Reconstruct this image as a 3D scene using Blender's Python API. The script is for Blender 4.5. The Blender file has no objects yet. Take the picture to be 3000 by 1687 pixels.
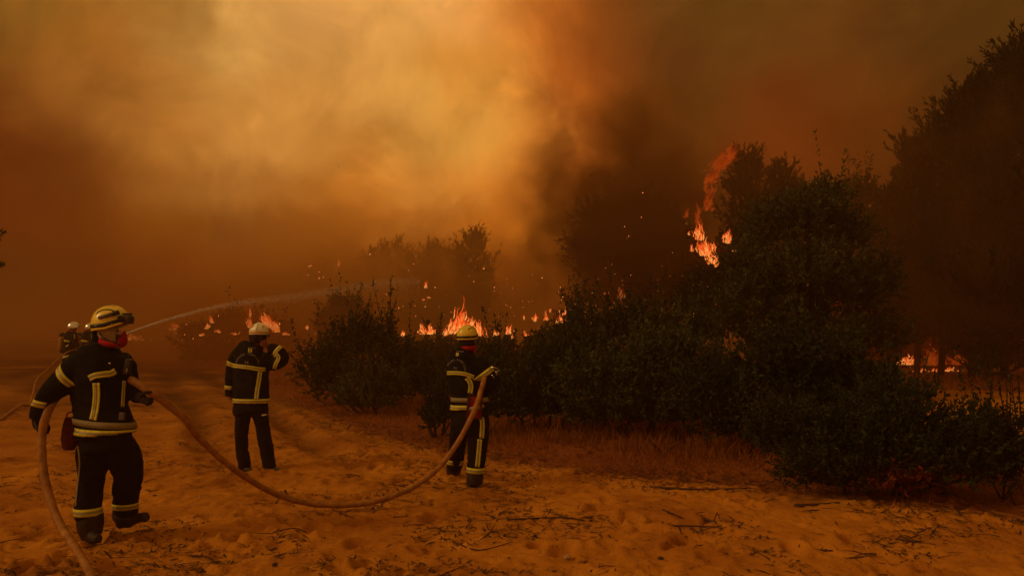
import bpy, bmesh, math, random
import numpy as np
from mathutils import Vector, Matrix, Quaternion
from mathutils.bvhtree import BVHTree

R = math.radians
random.seed(7)
rng = np.random.default_rng(7)
S = bpy.context.scene
COL = S.collection

# ------------------------------------------------------------------ camera
FPX, HZ, CAMH = 2167.0, 980.0, 1.66            # focal length and horizon in photo pixels, eye height
PITCH = math.atan((HZ - 843.5) / FPX)
cam_d = bpy.data.cameras.new('camera')
cam_d.sensor_width = 36.0
cam_d.lens = FPX / 3000 * 36
cam_d.clip_end = 3000
cam = bpy.data.objects.new('camera', cam_d)
cam.location = (0, 0, CAMH)
cam.rotation_euler = (R(90) + PITCH, 0, 0)
COL.objects.link(cam)
S.camera = cam


def ray(px, py):
    x, y = (px - 1500) / FPX, (843.5 - py) / FPX
    c, s = math.cos(PITCH), math.sin(PITCH)
    return Vector((x, c - s * y, s + c * y))


def P(px, py, Y):
    d = ray(px, py)
    return Vector((0, 0, CAMH)) + d * (Y / d.y)


def G(px, py, z=0.0):
    d = ray(px, py)
    return Vector((0, 0, CAMH)) + d * ((z - CAMH) / d.z)


# ------------------------------------------------------------------ world: smoke filled sky
def lin(c):
    return tuple(((v / 255) / 12.92 if v <= 10.3 else ((v / 255 + .055) / 1.055) ** 2.4) for v in c)


SKY_PTS = [  # photo px, py, sRGB of the smoke there
    (0, 0, (119, 87, 26)), (250, 100, (163, 94, 27)), (450, 20, (166, 112, 44)), (700, 100, (243, 177, 88)),
    (950, 60, (232, 163, 84)), (1150, 150, (218, 154, 71)), (1330, 20, (253, 181, 96)), (1350, 400, (253, 178, 73)),
    (1350, 228, (211, 127, 35)), (1000, 300, (253, 174, 78)), (820, 300, (196, 131, 56)), (300, 330, (203, 128, 48)),
    (520, 480, (214, 133, 51)), (700, 430, (238, 163, 73)), (120, 330, (100, 41, 2)), (60, 480, (87, 22, 1)),
    (200, 560, (105, 39, 1)), (30, 617, (77, 12, 0)), (0, 800, (16, 4, 1)), (130, 850, (26, 7, 1)),
    (300, 800, (123, 38, 1)), (450, 680, (156, 83, 12)), (620, 560, (62, 29, 4)), (700, 680, (66, 18, 1)),
    (560, 850, (143, 45, 1)), (850, 828, (169, 75, 3)), (400, 950, (88, 9, 1)), (100, 950, (21, 5, 1)),
    (900, 620, (105, 49, 3)), (760, 560, (208, 128, 48)), (950, 760, (181, 91, 4)), (1050, 520, (191, 114, 35)),
    (1080, 620, (219, 126, 37)), (1250, 560, (253, 166, 66)), (1200, 720, (162, 79, 12)), (1000, 800, (130, 55, 5)),
    (1300, 900, (112, 45, 3)), (1450, 850, (146, 34, 1)), (1250, 300, (253, 181, 83)), (1480, 250, (253, 168, 66)),
    (1560, 420, (253, 153, 51)), (1504, 601, (252, 142, 43)), (1480, 720, (208, 108, 10)), (1620, 640, (198, 103, 21)),
    (1600, 850, (112, 45, 2)), (1500, 60, (232, 138, 48)), (1620, 120, (204, 104, 33)), (1720, 230, (156, 70, 11)),
    (1650, 330, (174, 68, 9)), (1750, 60, (147, 69, 9)), (1804, 121, (121, 47, 14)), (1800, 320, (146, 70, 15)),
    (1700, 480, (157, 50, 3)), (1780, 560, (78, 38, 6)), (1904, 421, (117, 61, 15)), (1980, 330, (71, 45, 5)),
    (1950, 120, (97, 58, 17)), (1900, 20, (95, 58, 15)), (2050, 550, (68, 31, 3)), (1900, 700, (54, 25, 2)),
    (2100, 250, (82, 42, 11)), (2200, 60, (107, 66, 16)), (2250, 350, (115, 46, 6)), (2454, 151, (112, 60, 15)),
    (2420, 430, (102, 41, 6)), (2300, 560, (96, 36, 4)), (2500, 540, (88, 34, 3)), (2650, 350, (94, 47, 4)),
    (2700, 100, (87, 51, 11)), (2950, 60, (79, 46, 8)), (2800, 260, (82, 43, 9)), (2700, 560, (60, 25, 2)),
    (2300, 800, (60, 20, 1)), (2650, 900, (76, 20, 2)), (2760, 1000, (70, 13, 1)), (3000, 700, (34, 16, 1)),
    (2950, 950, (40, 13, 1)), (2100, 900, (56, 22, 1)),
]


def sky_at(px, py):
    a = np.zeros(3)
    w = 0
    for x, y, c in SKY_PTS:
        d2 = ((px - x) / 82) ** 2 + ((py - y) / 76) ** 2
        k = math.exp(-d2 * .55) + 1e-4 / (1 + d2)
        a += np.array(lin(c)) * k
        w += k
    return a / w


world = bpy.data.worlds.new('World')
S.world = world
world.use_nodes = True
wt = world.node_tree
wt.nodes.clear()


def N(t, kind, **kw):
    n = t.nodes.new(kind)
    for k, v in kw.items():
        if k.startswith('i_'):
            key = k[2:]
            key = int(key) if key.isdigit() else key.replace('_', ' ')
            if hasattr(v, 'is_output') or isinstance(v, bpy.types.NodeSocket):
                t.links.new(v, n.inputs[key])
            else:
                n.inputs[key].default_value = v
        else:
            setattr(n, k, v)
    return n


def math_n(t, op, a, b=0.0, c=0.0, clamp=False):
    n = t.nodes.new('ShaderNodeMath')
    n.operation = op
    n.use_clamp = clamp
    for i, v in enumerate((a, b, c)):
        if isinstance(v, bpy.types.NodeSocket):
            t.links.new(v, n.inputs[i])
        else:
            n.inputs[i].default_value = v
    return n.outputs[0]


def mix_c(t, f, a, b, blend='MIX'):
    n = t.nodes.new('ShaderNodeMix')
    n.data_type = 'RGBA'
    n.blend_type = blend
    for k, v in ((0, f), (6, a), (7, b)):
        if isinstance(v, bpy.types.NodeSocket):
            t.links.new(v, n.inputs[k])
        else:
            n.inputs[k].default_value = v if k == 0 else (*v[:3], 1)
    return n.outputs[2]


SUN_EL, SUN_AZ = R(32), R(248)                       # soft sun above and behind the camera, left
tc = N(wt, 'ShaderNodeTexCoord')
D_ = tc.outputs['Generated']
n1 = N(wt, 'ShaderNodeTexNoise', i_Vector=D_, i_Scale=5.0, i_Detail=7.0, i_Roughness=.6, i_Distortion=.5)
sp = N(wt, 'ShaderNodeSeparateColor', i_Color=n1.outputs['Color'])
sx = N(wt, 'ShaderNodeSeparateXYZ', i_Vector=D_)
az = math_n(wt, 'ARCTAN2', sx.outputs[0], sx.outputs[1])
el = math_n(wt, 'ARCSINE', sx.outputs[2])
azw = math_n(wt, 'MULTIPLY_ADD', math_n(wt, 'SUBTRACT', sp.outputs[0], .5), .20, az)
elw = math_n(wt, 'MULTIPLY_ADD', math_n(wt, 'SUBTRACT', sp.outputs[1], .5), .13, el)
u = math_n(wt, 'MULTIPLY_ADD', azw, 1 / R(84), .5, clamp=True)
rows = [R(v) for v in (-1, 2, 5, 8, 11, 14, 17, 20, 23, 26)]
cur = None
for i, e in enumerate(rows):
    rp = N(wt, 'ShaderNodeValToRGB', i_Fac=u)
    rp.color_ramp.interpolation = 'EASE' if False else 'B_SPLINE'
    st = 25
    els = rp.color_ramp.elements
    for k in range(st):
        a = (k / (st - 1) - .5) * R(84)
        a_c = max(-R(35.5), min(R(35.5), a))
        d = Vector((math.sin(a_c) * math.cos(e), math.cos(a_c) * math.cos(e), math.sin(e)))
        c, s_ = math.cos(PITCH), math.sin(PITCH)
        yc, zc = d.y * c + d.z * s_, -d.y * s_ + d.z * c
        px, py = 1500 + FPX * d.x / yc, 843.5 - FPX * zc / yc
        col = sky_at(max(-60, min(3060, px)), max(-60, min(1010, py)))
        if k == 0:
            els[0].position = 0
            q = els[0]
        elif k == 1:
            els[1].position = k / (st - 1)
            q = els[1]
        else:
            q = els.new(k / (st - 1))
        q.color = (*col, 1)
    if cur is None:
        cur = rp.outputs[0]
    else:
        f = N(wt, 'ShaderNodeMapRange', interpolation_type='SMOOTHSTEP', i_Value=elw)
        f.inputs[1].default_value = rows[i - 1]
        f.inputs[2].default_value = e
        cur = mix_c(wt, f.outputs[0], cur, rp.outputs[0])
# overhead and behind: thinner, paler smoke
n2 = N(wt, 'ShaderNodeTexNoise', i_Vector=D_, i_Scale=2.3, i_Detail=5.0, i_Roughness=.6)
thin = N(wt, 'ShaderNodeValToRGB', i_Fac=n2.outputs['Fac'])
thin.color_ramp.elements[0].position = .3
thin.color_ramp.elements[0].color = (.23, .100, .020, 1)
thin.color_ramp.elements[1].position = .7
thin.color_ramp.elements[1].color = (.47, .245, .072, 1)
fu = N(wt, 'ShaderNodeMapRange', interpolation_type='SMOOTHSTEP', i_Value=elw)
fu.inputs[1].default_value, fu.inputs[2].default_value = R(27), R(58)
fb = N(wt, 'ShaderNodeMapRange', interpolation_type='SMOOTHSTEP', i_Value=math_n(wt, 'ABSOLUTE', az))
fb.inputs[1].default_value, fb.inputs[2].default_value = R(44), R(110)
ff = math_n(wt, 'MAXIMUM', fu.outputs[0], fb.outputs[0])
cur = mix_c(wt, ff, cur, thin.outputs[0])
# billows
n3 = N(wt, 'ShaderNodeTexNoise', i_Vector=D_, i_Scale=6.5, i_Detail=7.0, i_Roughness=.55, i_Distortion=.6)
bl = N(wt, 'ShaderNodeMapRange', i_Value=n3.outputs['Fac'])
bl.inputs[1].default_value, bl.inputs[2].default_value = .25, .75
bl.inputs[3].default_value, bl.inputs[4].default_value = .66, 1.50
wv = N(wt, 'ShaderNodeVectorMath', operation='MULTIPLY_ADD', i_0=n3.outputs['Color'])
wv.inputs[1].default_value = (.16, .16, .16)
wt.links.new(D_, wv.inputs[2])
n4 = N(wt, 'ShaderNodeTexVoronoi', feature='SMOOTH_F1', i_Vector=wv.outputs[0], i_Scale=9.0, i_Detail=3.0, i_Roughness=.55, i_Smoothness=.8)
bm4 = N(wt, 'ShaderNodeMapRange', i_Value=n4.outputs['Distance'])
bm4.inputs[1].default_value, bm4.inputs[2].default_value = .1, .75
bm4.inputs[3].default_value, bm4.inputs[4].default_value = 1.13, .84
vm = N(wt, 'ShaderNodeVectorMath', operation='SCALE', i_0=cur)
wt.links.new(math_n(wt, 'MULTIPLY', bl.outputs[0], bm4.outputs[0]), vm.inputs['Scale'])
bg1 = N(wt, 'ShaderNodeBackground', i_Color=vm.outputs[0], i_Strength=1.0)
sky = N(wt, 'ShaderNodeTexSky', sky_type='NISHITA', sun_disc=False, sun_elevation=SUN_EL, sun_rotation=SUN_AZ)
sky.dust_density = 8
filt = mix_c(wt, 1.0, sky.outputs[0], (.10, .045, .012), 'MULTIPLY')       # daylight left after the smoke
bg2 = N(wt, 'ShaderNodeBackground', i_Color=filt, i_Strength=.05)
ad = N(wt, 'ShaderNodeAddShader', i_0=bg1.outputs[0], i_1=bg2.outputs[0])
wo = N(wt, 'ShaderNodeOutputWorld', i_Surface=ad.outputs[0])
world.cycles.sampling_method = 'MANUAL'
world.cycles.sample_map_resolution = 512

# ------------------------------------------------------------------ sun, exposure, render settings
sd = bpy.data.lights.new('sun', 'SUN')
sd.energy = .85
sd.angle = R(14)
sd.color = (1.0, .62, .28)
so = bpy.data.objects.new('sun', sd)
so.rotation_euler = (R(90) - SUN_EL, 0, R(180) - SUN_AZ + math.pi)
so.rotation_euler = Vector((math.sin(SUN_AZ) * math.cos(SUN_EL), math.cos(SUN_AZ) * math.cos(SUN_EL), math.sin(SUN_EL))).to_track_quat('Z', 'Y').to_euler()
COL.objects.link(so)
S.view_settings.view_transform = 'Standard'
S.view_settings.look = 'None'
S.view_settings.exposure = 0
S.view_settings.gamma = 1
S.view_settings.use_curve_mapping = False
S.render.engine = 'CYCLES'
cy = S.cycles
cy.max_bounces = 6
cy.diffuse_bounces = 3
cy.glossy_bounces = 2
cy.transmission_bounces = 2
cy.transparent_max_bounces = 12
cy.volume_bounces = 1
cy.sample_clamp_indirect = 2.0
cy.use_denoising = True
cy.caustics_reflective = False
cy.caustics_refractive = False

# ------------------------------------------------------------------ noise
_perm = rng.integers(0, 2 ** 31, 4096)


def vnoise(p, seed=0):
    """value noise, p (n,3) -> (-1..1)"""
    p = np.asarray(p, float)
    i = np.floor(p).astype(np.int64)
    f = p - i
    f = f * f * (3 - 2 * f)

    def h(a, b, c):
        k = (a * 73856093) ^ (b * 19349663) ^ (c * 83492791) ^ (seed * 2654435)
        return _perm[k & 4095] / 2 ** 30 - 1
    r = 0
    for dx in (0, 1):
        for dy in (0, 1):
            for dz in (0, 1):
                w = (f[:, 0] if dx else 1 - f[:, 0]) * (f[:, 1] if dy else 1 - f[:, 1]) * (f[:, 2] if dz else 1 - f[:, 2])
                r = r + w * h(i[:, 0] + dx, i[:, 1] + dy, i[:, 2] + dz)
    return r


def fbm(p, oct=4, seed=0, gain=.5):
    p = np.asarray(p, float)
    a, r, s = 1, 0, 0
    for k in range(oct):
        r = r + a * vnoise(p * 2 ** k + 17.3 * k, seed + k)
        s += a
        a *= gain
    return r / s


# ------------------------------------------------------------------ materials
def bsdf_mat(name, col, rough=.8, metal=0, var=.25, scale=20, bump=.0, bscale=60, spec=.3, col2=None, trans=0, coat=0):
    m = bpy.data.materials.new(name)
    m.use_nodes = True
    t = m.node_tree
    b = t.nodes['Principled BSDF']
    b.inputs['Roughness'].default_value = rough
    b.inputs['Metallic'].default_value = metal
    b.inputs['Specular IOR Level'].default_value = spec
    b.inputs['Coat Weight'].default_value = coat
    o = N(t, 'ShaderNodeTexCoord').outputs['Object']
    n = N(t, 'ShaderNodeTexNoise', i_Vector=o, i_Scale=scale, i_Detail=5.0, i_Roughness=.6)
    r = N(t, 'ShaderNodeValToRGB', i_Fac=n.outputs['Fac'])
    c2 = col2 or tuple(v * (1 - var) for v in col)
    c1 = col if col2 else tuple(min(1, v * (1 + var)) for v in col)
    r.color_ramp.elements[0].position, r.color_ramp.elements[1].position = .32, .68
    r.color_ramp.elements[0].color, r.color_ramp.elements[1].color = (*c2, 1), (*c1, 1)
    t.links.new(r.outputs[0], b.inputs['Base Color'])
    if bump:
        nb = N(t, 'ShaderNodeTexNoise', i_Vector=o, i_Scale=bscale, i_Detail=4.0)
        bp = N(t, 'ShaderNodeBump', i_Height=nb.outputs['Fac'], i_Strength=bump, i_Distance=.02)
        t.links.new(bp.outputs[0], b.inputs['Normal'])
    if trans:
        tr = N(t, 'ShaderNodeBsdfTranslucent')
        t.links.new(r.outputs[0], tr.inputs['Color'])
        mx = N(t, 'ShaderNodeMixShader', i_0=trans, i_1=b.outputs[0], i_2=tr.outputs[0])
        t.links.new(mx.outputs[0], t.nodes['Material Output'].inputs['Surface'])
    return m


M = {}
M['fabric'] = bsdf_mat('black_fabric', (.0075, .007, .009), .9, bump=.35, bscale=45, spec=.12, scale=6, var=.35)
M['trouser'] = bsdf_mat('navy_fabric', (.009, .0075, .0095), .9, bump=.35, bscale=35, spec=.1, scale=6, var=.35)
M['glove'] = bsdf_mat('dark_leather', (.02, .012, .012), .75, bump=.3, bscale=80, spec=.2)
M['boot'] = bsdf_mat('boot_leather', (.014, .009, .008), .6, bump=.25, bscale=60, spec=.3, col2=(.035, .018, .01))
M['yellow'] = bsdf_mat('fluorescent_yellow', (.62, .56, .03), .6, var=.22, scale=35, spec=.3)
M['silver'] = bsdf_mat('silver_reflective', (.30, .28, .17), .5, metal=.15, var=.3, scale=55)
M['belt'] = bsdf_mat('grey_webbing', (.24, .20, .10), .8, var=.2, scale=60)
M['shell_y'] = bsdf_mat('yellow_helmet_shell', (.80, .62, .055), .32, var=.10, scale=9, spec=.5, coat=.25)
M['shell_w'] = bsdf_mat('white_helmet_shell', (.80, .79, .66), .38, var=.08, scale=9, spec=.5, coat=.2)
M['chrome'] = bsdf_mat('chrome_helmet', (.75, .72, .66), .22, metal=1, var=.12, scale=14)
M['tapeo'] = bsdf_mat('ochre_tape', (.62, .38, .05), .5, var=.1)
M['blk'] = bsdf_mat('black_plastic', (.012, .010, .010), .45, var=.2, spec=.4)
M['grey'] = bsdf_mat('grey_plastic', (.10, .085, .07), .5, var=.2)
M['glass'] = bsdf_mat('dark_lens', (.05, .04, .045), .12, var=.1, spec=.8)
M['red'] = bsdf_mat('red_cloth', (.30, .004, .004), .9, bump=.5, bscale=45, var=.3, scale=12)
M['darkred'] = bsdf_mat('dark_red_canvas', (.075, .006, .008), .85, bump=.3, var=.3)
M['pouch_r'] = bsdf_mat('red_canvas', (.20, .006, .008), .8, bump=.3, var=.3)
M['hood'] = bsdf_mat('beige_hood', (.40, .28, .14), .9, bump=.4, bscale=50, var=.2)
M['skin'] = bsdf_mat('skin', (.26, .085, .045), .6, var=.15, scale=25, bump=.1)
M['hair'] = bsdf_mat('dark_hair', (.008, .006, .005), .8)
M['text'] = bsdf_mat('grey_print', (.34, .30, .26), .8)
M['metal'] = bsdf_mat('polished_metal', (.8, .76, .72), .15, metal=1, var=.05)
M['tank'] = bsdf_mat('ochre_cylinder', (.30, .16, .035), .45, var=.2)
M['bark'] = bsdf_mat('bark', (.022, .014, .009), .95, bump=.6, bscale=14, var=.4, scale=8)
M['twig'] = bsdf_mat('dry_twig', (.055, .024, .014), .9, var=.45, scale=9)
M['litter'] = bsdf_mat('pine_litter', (.040, .016, .008), .95, var=.5, scale=3)
M['grass'] = bsdf_mat('dry_grass', (.34, .120, .022), .9, var=.45, scale=1.6, trans=.35, spec=.1)
M['leaf'] = bsdf_mat('leaf_green', (.046, .060, .013), .6, spec=.25, scale=2.4, col2=(.010, .014, .004), trans=.3)
M['leaf2'] = bsdf_mat('leaf_dull_green', (.100, .112, .024), .55, spec=.3, scale=3.2, col2=(.013, .018, .005), trans=.3)
M['leafb'] = bsdf_mat('leaf_brown', (.38, .075, .025), .8, spec=.2, scale=6, col2=(.06, .016, .008), trans=.3)
M['needle'] = bsdf_mat('pine_needles', (.022, .026, .008), .8, spec=.1, scale=1.2, col2=(.010, .012, .004), trans=.2)
M['stone_p'] = bsdf_mat('pale_stone', (.42, .28, .14), .8, var=.3, scale=30)
M['stone_d'] = bsdf_mat('dark_stone', (.05, .03, .025), .85, var=.3, scale=30)
M['ash'] = bsdf_mat('ash_flake', (.05, .03, .02), .9)

# hose: rubber with fine weave and dirt
m = bsdf_mat('orange_hose_rubber', (.42, .19, .028), .62, var=.3, scale=14, bump=.25, bscale=120, spec=.3, col2=(.20, .075, .014))
M['hose'] = m

# sand
m = bpy.data.materials.new('sand')
m.use_nodes = True
t = m.node_tree
b = t.nodes['Principled BSDF']
b.inputs['Roughness'].default_value = .95
b.inputs['Specular IOR Level'].default_value = .1
o = N(t, 'ShaderNodeTexCoord').outputs['Object']
na = N(t, 'ShaderNodeTexNoise', i_Vector=o, i_Scale=1.1, i_Detail=8.0, i_Roughness=.62)
ra = N(t, 'ShaderNodeValToRGB', i_Fac=na.outputs['Fac'])
ra.color_ramp.elements[0].position, ra.color_ramp.elements[1].position = .30, .66
ra.color_ramp.elements[0].color, ra.color_ramp.elements[1].color = (.30, .103, .008, 1), (.54, .225, .020, 1)
nb = N(t, 'ShaderNodeTexNoise', i_Vector=o, i_Scale=26.0, i_Detail=6.0, i_Roughness=.7)
rb = N(t, 'ShaderNodeValToRGB', i_Fac=nb.outputs['Fac'])
rb.color_ramp.elements[0].position, rb.color_ramp.elements[1].position = .33, .42
rb.color_ramp.elements[0].color, rb.color_ramp.elements[1].color = (.45, .38, .35, 1), (1, 1, 1, 1)
cs = mix_c(t, 1.0, ra.outputs[0], rb.outputs[0], 'MULTIPLY')
at = N(t, 'ShaderNodeAttribute', attribute_name='heath')
nh = N(t, 'ShaderNodeTexNoise', i_Vector=o, i_Scale=3.0, i_Detail=8.0, i_Roughness=.7)
fh = N(t, 'ShaderNodeMapRange', i_Value=math_n(t, 'ADD', at.outputs['Fac'], math_n(t, 'MULTIPLY', math_n(t, 'SUBTRACT', nh.outputs['Fac'], .5), 1.5)))
fh.inputs[1].default_value, fh.inputs[2].default_value = .35, .62
rh = N(t, 'ShaderNodeValToRGB', i_Fac=nb.outputs['Fac'])
rh.color_ramp.elements[0].position, rh.color_ramp.elements[1].position = .35, .65
rh.color_ramp.elements[0].color, rh.color_ramp.elements[1].color = (.08, .026, .006, 1), (.28, .082, .012, 1)
at2 = N(t, 'ShaderNodeAttribute', attribute_name='far_shade_ruts')
cs = mix_c(t, math_n(t, 'MULTIPLY', at2.outputs['Fac'], .85, clamp=True), cs, mix_c(t, ra.outputs[0], (.055, .018, .003), (.17, .056, .006)))  # smoke shade over the far track painted into the sand colour; ruts darkened too
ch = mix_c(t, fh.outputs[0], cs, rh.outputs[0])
t.links.new(ch, b.inputs['Base Color'])
nc = N(t, 'ShaderNodeTexNoise', i_Vector=o, i_Scale=9.0, i_Detail=9.0, i_Roughness=.62)
bp = N(t, 'ShaderNodeBump', i_Height=nc.outputs['Fac'], i_Strength=.55, i_Distance=.05)
t.links.new(bp.outputs[0], b.inputs['Normal'])
M['sand'] = m


def emit_mat(name, strength, ramp, use_attr=True, alpha_noise=None):
    m = bpy.data.materials.new(name)
    m.use_nodes = True
    t = m.node_tree
    t.nodes.clear()
    out = N(t, 'ShaderNodeOutputMaterial')
    o = N(t, 'ShaderNodeTexCoord').outputs['Object']
    at = N(t, 'ShaderNodeAttribute', attribute_name='fire_glow')
    n = N(t, 'ShaderNodeTexNoise', i_Vector=o, i_Scale=9.0, i_Detail=4.0, i_Distortion=.8)
    h = math_n(t, 'ADD', at.outputs['Fac'], math_n(t, 'MULTIPLY', math_n(t, 'SUBTRACT', n.outputs['Fac'], .5), 1.5))
    r = N(t, 'ShaderNodeValToRGB', i_Fac=h)
    els = r.color_ramp.elements
    for i, (p_, c_) in enumerate(ramp):
        q = els[i] if i < 2 else els.new(p_)
        q.position = p_
        q.color = (*c_, 1)
    e = N(t, 'ShaderNodeEmission', i_Color=r.outputs[0], i_Strength=strength)
    if alpha_noise:
        tr = N(t, 'ShaderNodeBsdfTransparent')
        f = N(t, 'ShaderNodeMapRange', i_Value=h)
        f.inputs[1].default_value, f.inputs[2].default_value = alpha_noise[0], alpha_noise[1]
        f.inputs[3].default_value, f.inputs[4].default_value = 0, alpha_noise[2]
        mx = N(t, 'ShaderNodeMixShader', i_0=f.outputs[0], i_1=tr.outputs[0], i_2=e.outputs[0])
        t.links.new(mx.outputs[0], out.inputs['Surface'])
    else:
        t.links.new(e.outputs[0], out.inputs['Surface'])
    m.cycles.emission_sampling = 'NONE'
    return m


M['flame'] = emit_mat('flame', 1.1, [(0.0, (.22, .012, .002)), (1.0, (1.0, .37, .080)), (.25, (.60, .045, .006)), (.6, (1.0, .125, .014))], alpha_noise=(-.05, .4, .97))
M['redflame'] = emit_mat('red_flame', .34, [(0.0, (.20, .010, .001)), (1.0, (1.0, .13, .010)), (.5, (.62, .040, .003))], alpha_noise=(.2, 1.1, .30))
M['ember'] = emit_mat('ember', 1.15, [(0.0, (.8, .06, .008)), (1.0, (1.0, .42, .10))])


# ------------------------------------------------------------------ object helpers
def tag(o, label=None, cat=None, group=None, kind=None):
    if label: o['label'] = label
    if cat: o['category'] = cat
    if group: o['group'] = group
    if kind: o['kind'] = kind
    return o


def empty(name, loc):
    o = bpy.data.objects.new(name, None)
    o.empty_display_size = .2
    o.location = loc
    COL.objects.link(o)
    return o


def world_loc(o):
    l = Vector(o.location)
    while o.parent:
        o = o.parent
        l += o.location
    return l


def link_mesh(name, me, mats, parent=None, loc=None, smooth=True):
    """mesh is in world coordinates; it is shifted so that its origin sits at loc (or the parent's origin)"""
    o = bpy.data.objects.new(name, me)
    for m_ in (mats if isinstance(mats, (list, tuple)) else [mats]):
        me.materials.append(m_)
    if parent is not None:
        me.transform(Matrix.Translation(-world_loc(parent)))
        o.parent = parent
    elif loc is not None:
        me.transform(Matrix.Translation(-Vector(loc)))
        o.location = loc
    if smooth:
        me.polygons.foreach_set('use_smooth', [True] * len(me.polygons))
    me.update()
    COL.objects.link(o)
    return o


def np_mesh(name, V, F, attr=None):
    """V (n,3); F (m,k) equal sized faces"""
    V = np.asarray(V, np.float32)
    F = np.asarray(F, np.int32)
    me = bpy.data.meshes.new(name)
    me.vertices.add(len(V))
    me.vertices.foreach_set('co', V.ravel())
    k = F.shape[1]
    me.loops.add(F.size)
    me.loops.foreach_set('vertex_index', F.ravel())
    me.polygons.add(len(F))
    me.polygons.foreach_set('loop_start', np.arange(0, F.size, k, dtype=np.int32))
    me.polygons.foreach_set('loop_total', np.full(len(F), k, np.int32))
    me.update(calc_edges=True)
    if attr:
        for an, av in attr.items():
            a = me.attributes.new(an, 'FLOAT', 'POINT')
            a.data.foreach_set('value', np.asarray(av, np.float32))
    return me


class Geo:
    def __init__(s):
        s.v, s.f, s.mi = [], [], []

    def add(s, v, f, mi=0):
        n = len(s.v)
        s.v += [tuple(p) for p in v]
        s.f += [tuple(i + n for i in q) for q in f]
        s.mi += [mi] * len(f)

    def tube(s, pts, rad, seg=8, asp=None, depth=Vector((0, 1, 0)), mi=0, cap=True):
        pts = [Vector(p) for p in pts]
        n = len(pts)
        rad = rad if isinstance(rad, (list, tuple)) else [rad] * n
        V, F = [], []
        for i, p in enumerate(pts):
            t_ = (pts[min(i + 1, n - 1)] - pts[max(i - 1, 0)])
            if t_.length < 1e-9: t_ = Vector((0, 0, 1))
            t_.normalize()
            d = depth - t_ * depth.dot(t_)
            if d.length < .15:
                d = Vector((0, 0, 1)) - t_ * t_.z
                if d.length < .15: d = Vector((1, 0, 0)) - t_ * t_.x
            d.normalize()
            sd_ = t_.cross(d)
            a = asp[i] if asp else 1
            for k in range(seg):
                an = 2 * math.pi * k / seg
                V.append(p + sd_ * math.cos(an) * rad[i] + d * math.sin(an) * rad[i] * a)
        for i in range(n - 1):
            for k in range(seg):
                k2 = (k + 1) % seg
                F.append((i * seg + k, i * seg + k2, (i + 1) * seg + k2, (i + 1) * seg + k))
        if cap:
            F.append(tuple(range(seg))[::-1])
            F.append(tuple((n - 1) * seg + k for k in range(seg)))
        s.add(V, F, mi)

    def box(s, c, h, rot=None, mi=0):
        c = Vector(c)
        V = []
        for x in (-1, 1):
            for y in (-1, 1):
                for z in (-1, 1):
                    q = Vector((x * h[0], y * h[1], z * h[2]))
                    if rot: q = rot @ q
                    V.append(c + q)
        s.add(V, [(0, 1, 3, 2), (4, 6, 7, 5), (0, 4, 5, 1), (2, 3, 7, 6), (0, 2, 6, 4), (1, 5, 7, 3)], mi)

    def mesh(s, name):
        me = bpy.data.meshes.new(name)
        me.from_pydata(s.v, [], s.f)
        me.update()
        return me

    def obj(s, name, mats, parent=None, loc=None, smooth=True, bevel=0, fixn=False):
        me = s.mesh(name)
        if fixn:
            bm = bmesh.new()
            bm.from_mesh(me)
            bmesh.ops.recalc_face_normals(bm, faces=bm.faces)
            bm.to_mesh(me)
            bm.free()
        if isinstance(mats, (list, tuple)):
            me.polygons.foreach_set('material_index', s.mi)
        o = link_mesh(name, me, mats, parent, loc, smooth)
        if bevel:
            b_ = o.modifiers.new('b', 'BEVEL')
            b_.width = bevel
            b_.segments = 2
        return o


def smooth_path(pts, n=8):
    """Catmull-Rom through pts (tuples of any length)"""
    pts = [np.array(p, float) for p in pts]
    q = [2 * pts[0] - pts[1]] + pts + [2 * pts[-1] - pts[-2]]
    out = []
    for i in range(1, len(q) - 2):
        for k in range(n):
            t_ = k / n
            out.append(.5 * (2 * q[i] + (q[i + 1] - q[i - 1]) * t_ + (2 * q[i - 1] - 5 * q[i] + 4 * q[i + 1] - q[i + 2]) * t_ ** 2 + (3 * q[i] - q[i - 1] - 3 * q[i + 1] + q[i + 2]) * t_ ** 3))
    out.append(pts[-1])
    return out


# ------------------------------------------------------------------ the ground
edge_px = [(300, 1005), (550, 1022), (700, 1130), (900, 1200), (1100, 1280), (1330, 1338), (1600, 1372), (1900, 1405), (2200, 1432), (2700, 1492), (3300, 1530)]
EDGE = np.array([G(*p)[:2] for p in edge_px])


def edge_dist(X, Y):
    """signed distance to the line where the sand track ends: positive on the heath side"""
    best = np.full(X.shape, 1e9)
    sgn = np.ones(X.shape)
    for a, b_ in zip(EDGE[:-1], EDGE[1:]):
        d = b_ - a
        tt = np.clip(((X - a[0]) * d[0] + (Y - a[1]) * d[1]) / (d @ d), 0, 1)
        qx, qy = X - a[0] - tt * d[0], Y - a[1] - tt * d[1]
        dd = np.hypot(qx, qy)
        cr = d[0] * (Y - a[1]) - d[1] * (X - a[0])
        up = dd < best
        best = np.where(up, dd, best)
        sgn = np.where(up, np.sign(cr), sgn)
    return best * sgn


foot = []
for k in range(1150):
    yy = 3.6 + 15 * random.random() ** 1.6
    xx = random.uniform(-.8, .85) * yy
    foot.append((xx, yy, random.uniform(.09, .17), random.uniform(.05, .085), random.uniform(0, math.pi), random.uniform(.018, .050)))
road_dir = Vector((math.sin(R(-27)), math.cos(R(-27))))
road_n = Vector((road_dir.y, -road_dir.x))


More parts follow.
